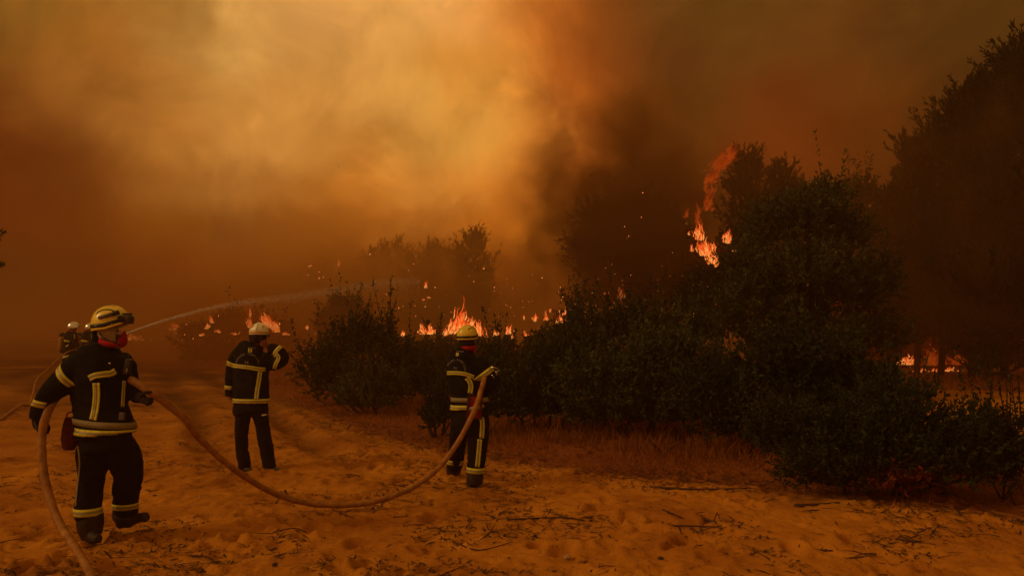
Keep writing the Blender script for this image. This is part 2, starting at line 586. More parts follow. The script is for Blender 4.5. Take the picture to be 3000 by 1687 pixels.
def ground_z(X, Y, fine=True):
    X = np.asarray(X, float)
    Y = np.asarray(Y, float)
    sh = X.shape
    X, Y = X.ravel(), Y.ravel()
    Z0 = np.zeros_like(X)
    near = 1 / (1 + (np.hypot(X, Y - 6) / 30) ** 2)
    Z = .05 * fbm(np.c_[X * .45, Y * .45, Z0], 3, 3) * (.3 + near)
    Z += .030 * fbm(np.c_[X * 2.1, Y * 2.1, Z0], 3, 9) * near
    if fine:
        r = fbm(np.c_[X * 6.5, Y * 6.5, Z0], 3, 21)
        Z += .034 * (1 - 2 * np.abs(r)) * near * (.5 + .8 * np.clip(fbm(np.c_[X * .8, Y * .8, Z0], 2, 23) + .3, 0, 1))
        Z += .007 * fbm(np.c_[X * 17, Y * 17, Z0], 2, 25) * near
        s = X * road_n.x + Y * road_n.y
        wob = .25 * fbm(np.c_[X * .2, Y * .2, Z0], 2, 31)
        for c_ in (-4.2, -2.6, -.5, 1.1, 2.5):
            d = s + wob - c_
            Z += (-.13 * np.exp(-(d / .20) ** 2) + .07 * np.exp(-((np.abs(d) - .38) / .15) ** 2)) * np.clip((Y - 8) / 5, 0, 1) * (.7 + .5 * fbm(np.c_[X, Y, Z0], 2, 5))
        for fx, fy, a, b_, th, dp in foot:
            msk = (np.abs(X - fx) < .4) & (np.abs(Y - fy) < .4)
            if not msk.any(): continue
            c, s_ = math.cos(th), math.sin(th)
            qx, qy = X[msk] - fx, Y[msk] - fy
            rr = ((qx * c + qy * s_) / a) ** 2 + ((-qx * s_ + qy * c) / b_) ** 2
            Z[msk] += dp * (-np.exp(-rr * rr * .8) + .55 * np.exp(-((np.sqrt(rr) - 1.45) / .33) ** 2))
    return Z.reshape(sh)


def sinh_axis(lo, hi, n, c, w):
    a, b_ = math.asinh((lo - c) / w), math.asinh((hi - c) / w)
    return c + w * np.sinh(np.linspace(a, b_, n))




def grow_axis(lo, a, b_, hi, st, q):
    mid = list(np.arange(a, b_, st))
    up_, d, x = [], st, mid[-1]
    while x < hi:
        d *= q
        x += d
        up_.append(x)
    dn, d, x = [], st, mid[0]
    while x > lo:
        d *= q * 1.02
        x -= d
        dn.append(x)
    return np.array(dn[::-1] + mid + up_)


gx = grow_axis(-420, -4.3, 4.8, 420, .030, 1.03)
gy = grow_axis(-60, 4.2, 10.5, 620, .030, 1.018)
GX, GY = np.meshgrid(gx, gy)
GZ = ground_z(GX, GY)
nx, ny = len(gx), len(gy)
idx = np.arange(nx * ny).reshape(ny, nx)
F = np.stack([idx[:-1, :-1], idx[:-1, 1:], idx[1:, 1:], idx[1:, :-1]], -1).reshape(-1, 4)
ED = edge_dist(GX.ravel(), GY.ravel())
heath = np.clip(.5 + ED / 1.2, 0, 1)
gxx, gyy = GX.ravel(), GY.ravel()
# sand again to the right, beyond the bushes
patch = 1.2 * np.exp(-((gxx - 12.5) / 4.2) ** 2 - ((gyy - 17) / 5.5) ** 2) + np.exp(-((gxx - 8) / 2.5) ** 2 - ((gyy - 12) / 3) ** 2)
heath = heath * np.clip(1 - 1.3 * patch, 0, 1)
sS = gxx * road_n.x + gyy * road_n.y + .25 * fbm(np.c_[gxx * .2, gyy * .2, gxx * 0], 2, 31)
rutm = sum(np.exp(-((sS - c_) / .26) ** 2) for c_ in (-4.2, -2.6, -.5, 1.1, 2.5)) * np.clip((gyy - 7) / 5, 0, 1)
shade_ruts = np.clip((gyy - 9.5) / 14, 0, 1) * np.clip(.85 + fbm(np.c_[gxx * .4, gyy * .4, gxx * 0], 3, 91), 0, 1) + .5 * rutm  # painted smoke shade, growing with distance, plus darker wheel ruts
shade_ruts = np.clip(shade_ruts, 0, 1.2) * np.clip(1 - 1.6 * patch, 0, 1)
me = np_mesh('ground', np.c_[gxx, gyy, GZ.ravel()], F, {'heath': heath, 'far_shade_ruts': shade_ruts})
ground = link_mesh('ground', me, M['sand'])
tag(ground, 'trampled orange sand track with dry heath along its right side', None, None, 'structure')


def gz(x, y):
    return float(ground_z(np.array([x]), np.array([y]))[0])


# ------------------------------------------------------------------ plants
def tri_leaves(C, L, size, asp=.42, droop=.0):
    """C (n,3) leaf bases, L (n,3) leaf directions; folded diamond leaves -> verts, faces"""
    n = len(C)
    L = L / np.maximum(np.linalg.norm(L, axis=1, keepdims=True), 1e-6)
    r = rng.normal(size=(n, 3))
    S_ = np.cross(L, r)
    S_ /= np.maximum(np.linalg.norm(S_, axis=1, keepdims=True), 1e-6)
    U = np.cross(L, S_)
    sz = size * rng.uniform(.6, 1.35, (n, 1))
    b0 = C
    tip = C + L * sz
    m1 = C + L * sz * .5 + S_ * sz * asp * .5 + U * sz * .12
    m2 = C + L * sz * .5 - S_ * sz * asp * .5 + U * sz * .12
    V = np.stack([b0, m1, tip, m2], 1).reshape(-1, 3)
    k = np.arange(n)[:, None] * 4
    F_ = np.concatenate([k + np.array([[0, 1, 2]]), k + np.array([[0, 2, 3]])], 1).reshape(-1, 3)
    return V, F_


def shoots_leaves(starts, dirs, lens, nleaf, spread=.9):
    """leaves along curved shoots"""
    Cs, Ls, T = [], [], []
    for s_, d, l in zip(starts, dirs, lens):
        d = d / np.linalg.norm(d)
        up = np.array([0, 0, 1.0])
        k = np.sort(rng.uniform(.08, 1.0, nleaf))[:, None]
        c = s_ + d * l * k + up * l * .18 * k ** 2
        rd = rng.normal(size=(nleaf, 3))
        Cs.append(c)
        Ls.append(rd * spread + d + up * .25)
        T.append((s_, s_ + d * l * .5 + up * l * .045, s_ + d * l + up * l * .18))
    return np.concatenate(Cs), np.concatenate(Ls), T


def bush(label, base, lobes, leaf=.07, nshoot=260, nleaf=26, slen=(.35, .8), mat='leaf', group=None, name='shrub', seed=1, brown=None, stems=6, cat='shrub', upb=.9, skirt=True, tips=26, stem_r=1.0):
    """lobes: (dx, dy, z, rx, ry, rz, weight) ellipsoids relative to base"""
    global rng
    rng = np.random.default_rng(seed)
    root = empty(name, base)
    tag(root, label, cat, group)
    b0 = np.array(base)
    lobes = list(lobes)
    if cat == 'shrub' and skirt:
        x0 = min(l[0] - l[3] * .8 for l in lobes)
        x1 = max(l[0] + l[3] * .8 for l in lobes)
        zt = min(.34, np.mean([l[2] for l in lobes]) * .6)
        lobes.append(((x0 + x1) / 2, -.45 * min(l[4] for l in lobes), zt, (x1 - x0) / 2, .6, zt * 1.15, sum(l[6] for l in lobes) * .6))
        nshoot = int(nshoot * 1.35)
    w = np.array([l[6] for l in lobes], float)
    cnt = np.maximum(1, (nshoot * w / w.sum()).astype(int))
    St, Di, Le = [], [], []
    for l, c in zip(lobes, cnt):
        q = rng.normal(size=(c, 3))
        q /= np.linalg.norm(q, axis=1, keepdims=True)
        q[:, 2] = np.where(q[:, 2] < -.35, -q[:, 2], q[:, 2])
        rad = rng.uniform(.15, 1, (c, 1)) ** .42
        lump = 1 + .22 * fbm(q * 2.1 + seed, 2, seed)[:, None]
        p_ = b0 + np.array(l[:3]) + q * rad * lump * np.array(l[3:6]) * .92
        ln = rng.uniform(*slen, c)
        p_ = p_ - q * ln[:, None] * .55
        St.append(p_)
        Di.append(q * .8 + rng.normal(size=(c, 3)) * .35 + np.array([0, 0, upb * .6]))
        Le.append(ln)
    for j in range(tips):
        l = lobes[rng.integers(0, len(lobes))]
        if l[2] < .5 * max(q_[2] for q_ in lobes): continue
        a = rng.uniform(0, 6.28)
        q = np.array([math.cos(a) * .75 * rng.uniform(0, 1), math.sin(a) * .75, rng.uniform(.5, .9)])
        St.append((b0 + np.array(l[:3]) + q * np.array(l[3:6]) * .8)[None])
        Di.append(np.array([[q[0] * .5 + rng.normal() * .15, 0, 1.0]]))
        Le.append(np.array([slen[1] * rng.uniform(.9, 1.5)]))
    St, Di, Le = np.concatenate(St), np.concatenate(Di), np.concatenate(Le)
    C_, L_, T = shoots_leaves(St, Di, Le, nleaf)
    ok = C_[:, 2] > b0[2] + .02
    C_, L_ = C_[ok], L_[ok]
    if brown is not None:
        bm_ = ((C_ - np.array(brown[:3])) ** 2 / np.array([brown[3], brown[4], brown[5]]) ** 2).sum(1) + rng.normal(size=len(C_)) * .35 < 1
        V, F_ = tri_leaves(C_[bm_], L_[bm_], leaf * 1.1)
        if len(V):
            me = np_mesh('dead_foliage', V, F_)
            tag(link_mesh('dead_foliage', me, M['leafb'], root, smooth=False), 'withered red-brown leaves', kind='stuff')
        C_, L_ = C_[~bm_], L_[~bm_]
    V, F_ = tri_leaves(C_, L_, leaf)
    me = np_mesh('foliage', V, F_)
    tag(link_mesh('foliage', me, M[mat], root, smooth=False), kind='stuff')
    g = Geo()
    k = 0
    for s_, m_, e_ in T[::max(1, len(T) // 130)]:
        g.tube([s_, m_, e_], [.008, .006, .003], 4, cap=False)
    cz = np.array([b0[0], b0[1], b0[2] - .05])
    for l in lobes:
        for j in range(max(1, stems // len(lobes))):
            tgt = b0 + np.array(l[:3]) + rng.normal(size=3) * np.array(l[3:6]) * .35
            mid = (cz + tgt) / 2 + rng.normal(size=3) * .12
            g.tube([cz + np.array([l[0] * .5, l[1] * .5, 0]) + rng.normal(size=3) * [.08, .08, 0], mid, tgt], [.03 * stem_r, .022 * stem_r, .010 * stem_r], 5, cap=False)
    tag(g.obj('stems', M['bark'], root), kind='stuff')
    return root


def pine(label, px, py_top, Y, crown_w, crown_frac=.7, nsh=340, name='pine_tree', group=None, seed=1, sh_len=.55, lean=0, needles=18, tufts=True, mat='needle'):
    """crown_w in photo pixels"""
    global rng
    rng = np.random.default_rng(seed)
    top = P(px, py_top, Y)
    bx, by = top.x - lean, Y
    bz = -.02
    H = top.z - bz
    W = crown_w / FPX * Y / 2
    root = empty(name, (bx, by, bz))
    tag(root, label, 'pine tree', group)
    g = Geo()
    nseg = 7
    pts = [(bx + lean * (k / nseg) + .06 * math.sin(k * 1.7 + seed), by + .05 * math.cos(k * 2.1), bz + H * .94 * k / nseg) for k in range(nseg + 1)]
    g.tube(pts, [max(.03, .013 * H * (1.05 - k / nseg)) for k in range(nseg + 1)], 9)
    tr = g.obj('trunk', M['bark'], root)
    g = Geo()
    St, Di, Le = [], [], []
    z0 = bz + H * (1 - crown_frac)
    nb_ = int(nsh / 7)
    for k in range(nb_):
        t_ = (k + rng.uniform(0, 1)) / nb_
        z = z0 + (top.z - .35 - z0) * t_
        a = rng.uniform(0, 2 * math.pi)
        prof = (math.sin(math.pi * min(1, (t_ * .86 + .10))) ** .7) * (1 - .55 * t_) + .10
        ln = W * prof * rng.uniform(.65, 1.12) * 1.25
        x0 = bx + lean * (z - bz) / H
        s_ = np.array([x0, by, z - ln * .18])
        ln *= rng.choice([.55, .85, 1.0, 1.25], p=[.2, .3, .3, .2])
        e_ = s_ + np.array([math.cos(a) * ln, math.sin(a) * ln, ln * rng.uniform(.25, .75)])
        mid = (s_ + e_) / 2 - np.array([0, 0, ln * .06])
        g.tube([s_, mid, e_], [.05 * (1.2 - t_), .035 * (1.2 - t_), .012], 5, cap=False)
        for j in range(7):
            q = rng.uniform(.35, 1.0)
            p_ = s_ + (e_ - s_) * q + rng.normal(size=3) * W * .07
            St.append(p_)
            Di.append(np.array([math.cos(a) * .5, math.sin(a) * .5, 1.0]) + rng.normal(size=3) * .28)
            Le.append(sh_len * rng.uniform(.7, 1.5) * (1.25 if q > .8 else .9))
    for j in range(5):
        St.append(np.array([bx + lean, by, top.z - sh_len * (.9 + .25 * j)]) + rng.normal(size=3) * .12)
        Di.append(np.array([0, 0, 1.0]) + rng.normal(size=3) * .15)
        Le.append(sh_len * (1.1 if j == 0 else .9))
    g.obj('branches', M['bark'], root)
    St, Di, Le = np.array(St), np.array(Di), np.array(Le)
    Di /= np.linalg.norm(Di, axis=1, keepdims=True)
    n = len(St)
    k = rng.uniform(0, 1, (n, needles, 1))
    C_ = St[:, None, :] + Di[:, None, :] * Le[:, None, None] * k
    rd = rng.normal(size=(n, needles, 3))
    L_ = rd * .38 + Di[:, None, :] * 1.1
    V, F_ = tri_leaves(C_.reshape(-1, 3), L_.reshape(-1, 3), sh_len * .36, asp=.22)
    me = np_mesh('foliage', V, F_)
    tag(link_mesh('foliage', me, M[mat], root, smooth=False), kind='stuff')
    return root


def tree(label, px, py_base_Y, lobes_px, Y, leaf=.10, nshoot=700, nleaf=24, name='oak_tree', seed=1, mat='leaf', slen=(.4, .9), cat='tree', group=None, core=True):
    """lobes_px: (px, py, rx_px, ry_px, depth offset, weight)"""
    base = P(px, 1100, Y)
    bz = 0
    base = Vector((base.x, Y, bz))
    lobes = []
    for lx, ly, rx, ry, dz, w in lobes_px:
        c = P(lx, ly, Y + dz)
        lobes.append((c.x - base.x, dz, c.z - bz, rx / FPX * Y, max(rx, ry) / FPX * Y * .85, ry / FPX * Y, w))
    root = bush(label, base, lobes, leaf, nshoot, nleaf, slen, mat, group, name, seed, stems=4, cat=cat, upb=.5)
    g = Geo()
    top = max(l[2] for l in lobes)
    pts = [(base.x + .12 * math.sin(k * 1.3 + seed), Y + .1 * math.cos(k * 1.9), bz + top * .85 * k / 6 - .1) for k in range(7)]
    g.tube(pts, [.2 - .026 * k for k in range(7)], 9)
    for l in lobes:
        s_ = Vector(pts[2])
        e_ = Vector((base.x + l[0], Y + l[1], l[2]))
        g.tube([s_, (s_ + e_) / 2 + Vector((0, 0, -.15)), e_], [.10, .06, .025], 6)
    g.obj('trunk', M['bark'], root)
    return root


def at_px(px, py):
    g_ = G(px, py)
    return (g_.x, g_.y, gz(g_.x, g_.y) - .03)


NOVEG = False
if not NOVEG:
    # near bushes -----------------------------------------------------------
    bx = P(1035, 1100, 17.5)
    bush('broad leafy green shrub with upright shoots, between the white-helmeted firefighter and the yellow-helmeted one', (bx.x, 17.5, 0),
         [(-.75, 0, .75, .75, .9, .75, 2), (.05, .2, 1.15, .95, .9, .85, 3), (.95, 0, .85, .75, .9, .75, 2), (-.1, -.3, .5, 1.4, .9, .6, 2), (-.1, .1, 1.5, .5, .4, .40, .7), (.78, .1, 1.45, .3, .3, .45, .5)],
         leaf=.085, nshoot=620, nleaf=30, slen=(.35, .75), seed=11)
    bx = P(1085, 1120, 15.6)
    bush('low rounded green shrub in front of the broad shrub left of center', (bx.x, 15.6, 0),
         [(-.35, 0, .32, .55, .5, .36, 1), (.35, 0, .38, .55, .5, .42, 1)], leaf=.07, nshoot=260, nleaf=26, slen=(.22, .5), seed=12, mat='leaf2')
    bx = P(1275, 1250, 12.1)
    bush('small dark bush on the dry grass just left of the firefighter with the red pouch', (bx.x, 12.1, 0),
         [(0, 0, .28, .33, .33, .32, 1), (.1, 0, .5, .2, .2, .2, .4)], leaf=.055, nshoot=130, nleaf=22, slen=(.15, .35), seed=13)
    bx = P(1290, 1120, 17)
    bush('dark green shrub directly behind the firefighter with the red pouch', (bx.x, 17, 0),
         [(-.4, 0, .5, .8, .8, .5, 1), (.5, 0, .55, .7, .8, .55, 1), (1.2, .2, .6, .5, .6, .6, .6)], leaf=.08, nshoot=400, nleaf=26, slen=(.25, .5), seed=14)
    bx = P(1600, 1150, 12.7)
    bush('leafy shrub right of the firefighter with the red pouch, flames at its top', (bx.x, 12.7, 0),
         [(-.8, 0, .55, .8, .8, .55, 2), (.2, .2, .8, .9, .9, .75, 3), (.7, .3, 1.2, .5, .5, .5, 1), (1.0, -.2, .6, .8, .7, .6, 2), (-.9, .3, .9, .3, .4, .4, .5)], leaf=.075, nshoot=760, nleaf=30, slen=(.3, .65), seed=15)
    bx = P(1900, 1180, 11.9)
    bush('wide olive green shrub behind the tall dry grass, in the middle of the thicket', (bx.x, 11.9, 0),
         [(-.8, 0, .65, .85, .8, .7, 2), (.1, .1, .8, .95, .8, .75, 3), (1.0, .1, .7, .8, .8, .7, 2), (.3, .4, 1.25, .7, .6, .45, 1.2)], leaf=.075, nshoot=820, nleaf=30, slen=(.3, .6), seed=16, mat='leaf2')
    bx = P(1830, 1100, 17.5)
    bush('taller dark shrub behind the olive green one, sparks among its leaves', (bx.x, 17.5, 0),
         [(-1.0, 0, 1.2, 1.0, .9, 1.1, 2), (.3, .1, 1.3, 1.2, .9, 1.25, 3), (1.5, 0, 1.2, 1.0, .9, 1.0, 2)], leaf=.09, nshoot=680, nleaf=28, slen=(.35, .75), seed=17)
    bx = P(2300, 1180, 10.4)
    bush('bulky shrub under the oak, left of the withered one', (bx.x, 10.4, 0),
         [(-.9, 0, .6, .8, .8, .65, 2), (.1, .1, .85, .9, .8, .85, 3), (1.0, .1, .65, .8, .8, .65, 2)], leaf=.075, nshoot=760, nleaf=30, slen=(.3, .6), seed=18, mat='leaf')
    b_ = G(2650, 1478)
    bush('large sprawling shrub in the right foreground, its lower leaves withered red-brown', (b_.x, b_.y + .25, 0),
         [(-.85, .3, .42, .62, .55, .46, 2), (-.1, 0, .44, .80, .55, .48, 3), (.72, -.05, .36, .78, .50, .42, 3.2), (-.2, -.1, .18, 1.1, .4, .22, 1.5), (.2, .3, .78, .6, .5, .35, 1.3), (.95, .1, .62, .22, .22, .26, .5)],
         leaf=.050, nshoot=1250, nleaf=30, slen=(.2, .5), seed=19, brown=(b_.x - .05, b_.y - .12, .16, .36, .36, .26))
    b_ = G(2960, 1480)
    bush('thin sapling with sparse leaves at the right border, beside the large sprawling shrub', (b_.x + .1, b_.y + .15, 0),
         [(-.05, 0, .30, .22, .22, .28, 1), (.05, 0, .62, .18, .2, .2, 1)], leaf=.05, nshoot=60, nleaf=16, slen=(.15, .35), seed=20, name='sapling', stem_r=.35)
    # the oak and the trees round it ---------------------------------------
    tree('tall leafy oak standing over the thicket right of the burning tree', 2370, 1150,
         [(2370, 660, 130, 95, 0, 3), (2270, 700, 110, 90, .3, 2), (2460, 720, 110, 100, .2, 2), (2350, 830, 200, 120, -.2, 4), (2480, 900, 140, 120, .2, 3), (2230, 900, 130, 120, 0, 2.5), (2350, 1030, 230, 120, .1, 4), (2570, 1010, 120, 90, .4, 1.6), (2430, 590, 55, 45, 0, .8), (2575, 850, 90, 80, .5, 1.3), (2130, 960, 120, 110, .3, 1.8), (2180, 800, 80, 70, .5, 1.0)],
         18.5, leaf=.095, nshoot=2700, nleaf=26, seed=31, mat='leaf2')
    tree('dark round-topped tree behind the oak, left of the tall pines', 2510, 1150,
         [(2510, 590, 62, 55, 0, 1.4), (2490, 680, 90, 80, 0, 2), (2560, 720, 80, 90, 0, 2), (2540, 850, 110, 110, 0, 2.4)], 25, leaf=.12, nshoot=620, nleaf=24, seed=32, mat='leaf', name='broadleaf_tree')
    tree('huge smoke-darkened tree left of the burning tree', 1900, 1120,
         [(1860, 690, 150, 120, 0, 3), (1790, 790, 130, 120, 0, 3), (1960, 780, 140, 120, 0, 3), (1850, 910, 210, 110, 0, 4), (1750, 650, 70, 50, 0, .8), (2030, 880, 110, 120, 0, 2), (1690, 740, 40, 28, 0, .5)],
         30, leaf=.15, nshoot=1500, nleaf=22, seed=33, mat='leaf', name='broadleaf_tree', slen=(.5, 1.1))
    tree('bushy tree with flames burning in its crown', 2110, 1120,
         [(2110, 850, 110, 90, 0, 2), (2170, 760, 80, 90, .5, 2), (2060, 930, 90, 90, 0, 2)], 24, leaf=.13, nshoot=460, nleaf=20, seed=34, mat='leaf', name='broadleaf_tree')
    # pines ------------------------------------------------------------------
    for i, (lb, px, pt, Y, w, fr, ns) in enumerate([
        ('spiky pine nearest the red flame, tallest of the three behind the oak', 2185, 458, 34, 185, .86, 900),
        ('pine with a jagged broad top, middle one of the three behind the oak', 2290, 484, 35, 165, .85, 760),
        ('smallest and rightmost pine of the three rising behind the oak', 2345, 524, 36, 84, .85, 300),
        ('lone hazy pine with spiky crown above the yellow-helmeted firefighter with the pouch', 1382, 688, 55, 118, .8, 620),
        ('faint pine left of the lone hazy pine', 1262, 722, 60, 90, .8, 420),
        ('faint narrow pine between the lone pine and the faintest ones', 1320, 745, 58, 70, .8, 300),
        ('low faint pine crown in the smoke, third from the lone hazy pine', 1212, 748, 62, 90, .8, 300),
        ('very faint pine, second from left on the smoky skyline', 1118, 716, 84, 90, .8, 300),
        ('faintest pine on the left of the smoky skyline', 1165, 706, 88, 80, .8, 300),
        ('very faint broad pine, leftmost on the smoky skyline', 1092, 728, 86, 90, .8, 300),
    ]):
        pine(lb, px, pt, Y, w, fr, ns, seed=40 + i, sh_len=.62 if Y < 50 else .8)
    for i, (lb, px, pt, Y, w, fr, ns) in enumerate([
        ('lowest and leftmost pine of the dark stand at right', 2600, 560, 27, 110, .86, 420),
        ('second pine from the left in the dark stand at right', 2668, 425, 27, 150, .84, 620),
        ('third pine of the dark stand at right, slender top', 2735, 390, 28, 190, .82, 760),
        ('fourth pine of the dark stand at right, with a rounded shoulder', 2815, 262, 26.5, 240, .82, 1000),
        ('fifth pine of the dark stand at right, broad crown', 2905, 235, 26, 260, .82, 1100),
        ('tallest pine at the right border of the photo', 2992, 130, 24, 240, .84, 1100),
        ('pine just beyond the tallest one, cut by the right border', 3080, 190, 27, 260, .78, 600),
        ('short dense pine filling the lower part of the dark stand', 2870, 560, 24.5, 300, .93, 900),
    ]):
        pine(lb, px, pt, Y, w, fr, ns, seed=60 + i, sh_len=.6, needles=22)
    # far bushes
    bx = P(700, 1000, 42)
    bush('hazy dark green bush in the smoke behind the white-helmeted firefighter', (bx.x, 42, 0),
         [(-2.2, 0, 1.0, 1.6, 1.2, 1.2, 2), (-.3, 0, 1.5, 1.9, 1.2, 1.5, 3), (1.8, 0, 1.1, 1.6, 1.2, 1.2, 2)], leaf=.2, nshoot=620, nleaf=22, slen=(.5, 1.0), seed=81)
    bx = P(1010, 1000, 40)
    bush('hazy round bush rising behind the broad leafy shrub', (bx.x, 40, 0),
         [(0, 0, 2.3, 1.35, 1.1, 1.5, 2), (-.7, 0, 1.6, 1.1, 1.1, 1.4, 2), (.8, 0, 1.5, 1.1, 1.1, 1.3, 2)], leaf=.18, nshoot=560, nleaf=22, slen=(.5, .9), seed=82)
    bx = P(1500, 1000, 30)
    bush('smoky thicket of scrub beyond the shrubs at center, fire behind it', (bx.x, 30, 0),
         [(-3, 0, .6, 1.6, 1, .7, 2), (-.6, 0, .6, 1.6, 1, .75, 2), (1.8, 0, .9, 1.6, 1, .9, 2)], leaf=.16, nshoot=620, nleaf=22, slen=(.4, .9), seed=83, name='scrub')
    # tree mostly outside the left border
    b0 = P(-150, 800, 9.5)
    bush('leafy twigs of a tree reaching into the photo at the left border', (b0.x, 9.5, 0),
         [(.2, 0, 2.75, .42, .5, .6, 2), (-.5, 0, 2.6, .6, .6, .9, 2)], leaf=.06, nshoot=150, nleaf=22, slen=(.2, .4), seed=84, name='border_tree', cat='tree')

    for i_, (px_, Y_, w_, h_, lb) in enumerate([(2640, 44, 2.6, 2.0, 'dark thicket at the left foot of the dark stand, red fire in front'), (2780, 46, 3.0, 2.2, 'dark thicket behind the trunks of the dark stand'), (2950, 43, 3.2, 2.4, 'dark thicket under the tallest pine at the right border')]):
        bx = P(px_, 1000, Y_)
        bush(lb, (bx.x, Y_, 0), [(0, 0, h_, w_, 1.5, h_, 2), (w_ * .5, 0, h_ * .6, w_ * .7, 1.5, h_ * .7, 1)], leaf=.26, nshoot=420, nleaf=20, slen=(.5, 1.0), seed=90 + i_, name='scrub')
    # dry grass --------------------------------------------------------------
    rng = np.random.default_rng(5)
    n = 170000
    yy = 6.5 + 26 * rng.uniform(0, 1, n) ** 1.7
    xx = rng.uniform(-.62, .78, n) * yy
    d = edge_dist(xx, yy)
    pt = 1.2 * np.exp(-((xx - 12.5) / 4.2) ** 2 - ((yy - 17) / 5.5) ** 2) + np.exp(-((xx - 8) / 2.5) ** 2 - ((yy - 12) / 3) ** 2)
    cl = fbm(np.c_[xx * 1.1, yy * 1.1, xx * 0], 3, 77)
    keep = (d + cl * .9 > .25) & (rng.uniform(0, 1, n) < np.clip(.35 + cl * 1.4 + d * .25, .06, 1)) & (pt < .5)
    xx, yy, d = xx[keep], yy[keep], d[keep]
    zz = ground_z(xx, yy, fine=False)
    n = len(xx)
    h = (rng.uniform(.05, .24, n) * np.clip(.35 + d * .5, .3, 1.25) * (1 + .9 * (rng.uniform(0, 1, n) < .06)))[:, None]
    lean = rng.normal(size=(n, 3)) * .28
    lean[:, 2] = 1
    base = np.c_[xx, yy, zz - .01]
    wv = rng.normal(size=(n, 3))
    wv[:, 2] = 0
    wv /= np.linalg.norm(wv, axis=1, keepdims=True)
    bw = .0022 + .00022 * yy[:, None]
    tip = base + lean * h + np.c_[lean[:, 0], lean[:, 1], -.3 * np.ones(n)] * h * .3
    mid = base + lean * h * .55
    V = np.stack([base - wv * bw, base + wv * bw, mid + wv * bw * .8, tip, mid - wv * bw * .8], 1).reshape(-1, 3)
    k = np.arange(n)[:, None] * 5
    F_ = k + np.array([[0, 1, 2, 3, 4]])
    me = np_mesh('dry_grass', V, F_)
    tag(link_mesh('dry_grass', me, M['grass'], smooth=False), 'dry reddish-brown grass between the sand and the bushes', 'grass', None, 'stuff')

# ------------------------------------------------------------------ litter, twigs, stones on the sand
rng = np.random.default_rng(9)
n = 54000
yy = 3.6 + 17 * rng.uniform(0, 1, n) ** 1.5
xx = rng.uniform(-.78, .8, n) * yy
cl = fbm(np.c_[xx * 1.7, yy * 1.7, xx * 0], 3, 55)
cl2 = fbm(np.c_[xx * .5, yy * .5, xx * 0], 2, 56)
ed = edge_dist(xx, yy)
keep = (rng.uniform(0, 1, n) < np.clip((cl - .02) * 2.8 + .10 + cl2 * .35 + np.exp(-(ed / .5) ** 2) * 1.1 + .22 * np.clip((yy - 7) / 4, 0, 1), .02, 1)) & (ed < .8)
xx, yy = xx[keep], yy[keep]
zz = ground_z(xx, yy)
n = len(xx)
a = rng.uniform(0, 2 * math.pi, n)
ln = (rng.uniform(.008, .055, n) * (1 + 1.5 * (rng.uniform(0, 1, n) < .16)) * (.7 + .05 * yy))[:, None]
dr = np.c_[np.cos(a), np.sin(a), rng.normal(size=n) * .15]
sd2 = np.c_[-np.sin(a), np.cos(a), a * 0]
w_ = (rng.uniform(.002, .0075, n) * (.7 + .05 * yy))[:, None]
c_ = np.c_[xx, yy, zz + .005]
up = np.array([0, 0, 1.0])
bend = sd2 * ln * rng.normal(size=(n, 1)) * .25
V = np.stack([c_ - dr * ln - sd2 * w_, c_ - dr * ln + sd2 * w_, c_ + bend + sd2 * w_ + up * .004, c_ + dr * ln + sd2 * w_ * .4, c_ + dr * ln - sd2 * w_ * .4, c_ + bend - sd2 * w_ + up * .004], 1).reshape(-1, 3)
k = np.arange(n)[:, None] * 6
F_ = np.concatenate([k + np.array([[0, 1, 2, 5]]), k + np.array([[5, 2, 3, 4]])], 1).reshape(-1, 4)
me = np_mesh('pine_litter', V, F_)
tag(link_mesh('pine_litter', me, M['litter'], smooth=False), 'dark pine needles and crumbs of bark scattered over the sand', 'litter', None, 'stuff')


def stick(pts_px, r, label, group=None, lift=.008, forks=(), name='twig', cat='twig'):
    def w(p):
        g_ = G(p[0], p[1])
        z = gz(g_.x, g_.y) + lift + (p[2] if len(p) > 2 else 0)
        q = P(p[0], p[1], g_.y)
        return Vector((g_.x, g_.y, z))
    pts = smooth_path([w(p) for p in pts_px], 4)
    g = Geo()
    n_ = len(pts)
    g.tube([Vector(p) for p in pts], [r * (1 - .55 * i / (n_ - 1)) for i in range(n_)], 5)
    for fk in forks:
        pts2 = [w(p) for p in fk]
        g.tube(pts2, [r * .6] * (len(pts2) - 1) + [r * .25], 4)
    o = g.obj(name, M['twig'], None, w(pts_px[0]))
    tag(o, label, cat, group)
    return o


stick([(1485, 1523), (1640, 1520), (1712, 1530)], .009, 'long thin curved twig on the sand in the middle foreground')
stick([(1905, 1545), (1985, 1556), (2100, 1566)], .012, 'longest dark stick lying on the sand, right of center')
stick([(1942, 1510), (2003, 1525)], .011, 'short thick dark stick above the longest stick')
stick([(2065, 1533), (2098, 1558)], .016, 'stubby dark stick that the forked twig leans on')
# leaning forked twig stands up from the sand
g_ = G(2078, 1545)
pa, pb, pc = Vector((g_.x, g_.y, gz(g_.x, g_.y))), P(2100, 1501, g_.y), P(2110, 1527, g_.y + .03)
gg = Geo()
gg.tube([pa, (pa + pb) / 2 + Vector((.01, 0, .005)), pb], [.007, .006, .004], 5)
gg.tube([pb, (pb + pc) / 2 + Vector((.008, 0, 0)), pc], [.004, .003, .002], 5)
tag(gg.obj('forked_twig', M['twig'], None, pa), 'bent forked twig standing up from the sand at right', 'twig')
stick([(2340, 1617), (2390, 1623), (2440, 1632)], .013, 'thick dark stick near the bottom edge, right of the forked twig')
stick([(1330, 1560 + 20), (1400, 1600), (1480, 1590), (1500, 1583)], .006, 'curved twig bending round the dark pebble in the foreground')
stick([(2625, 1594), (2680, 1606), (2700, 1602)], .012, 'curled dark strip of bark, near the right foreground litter')
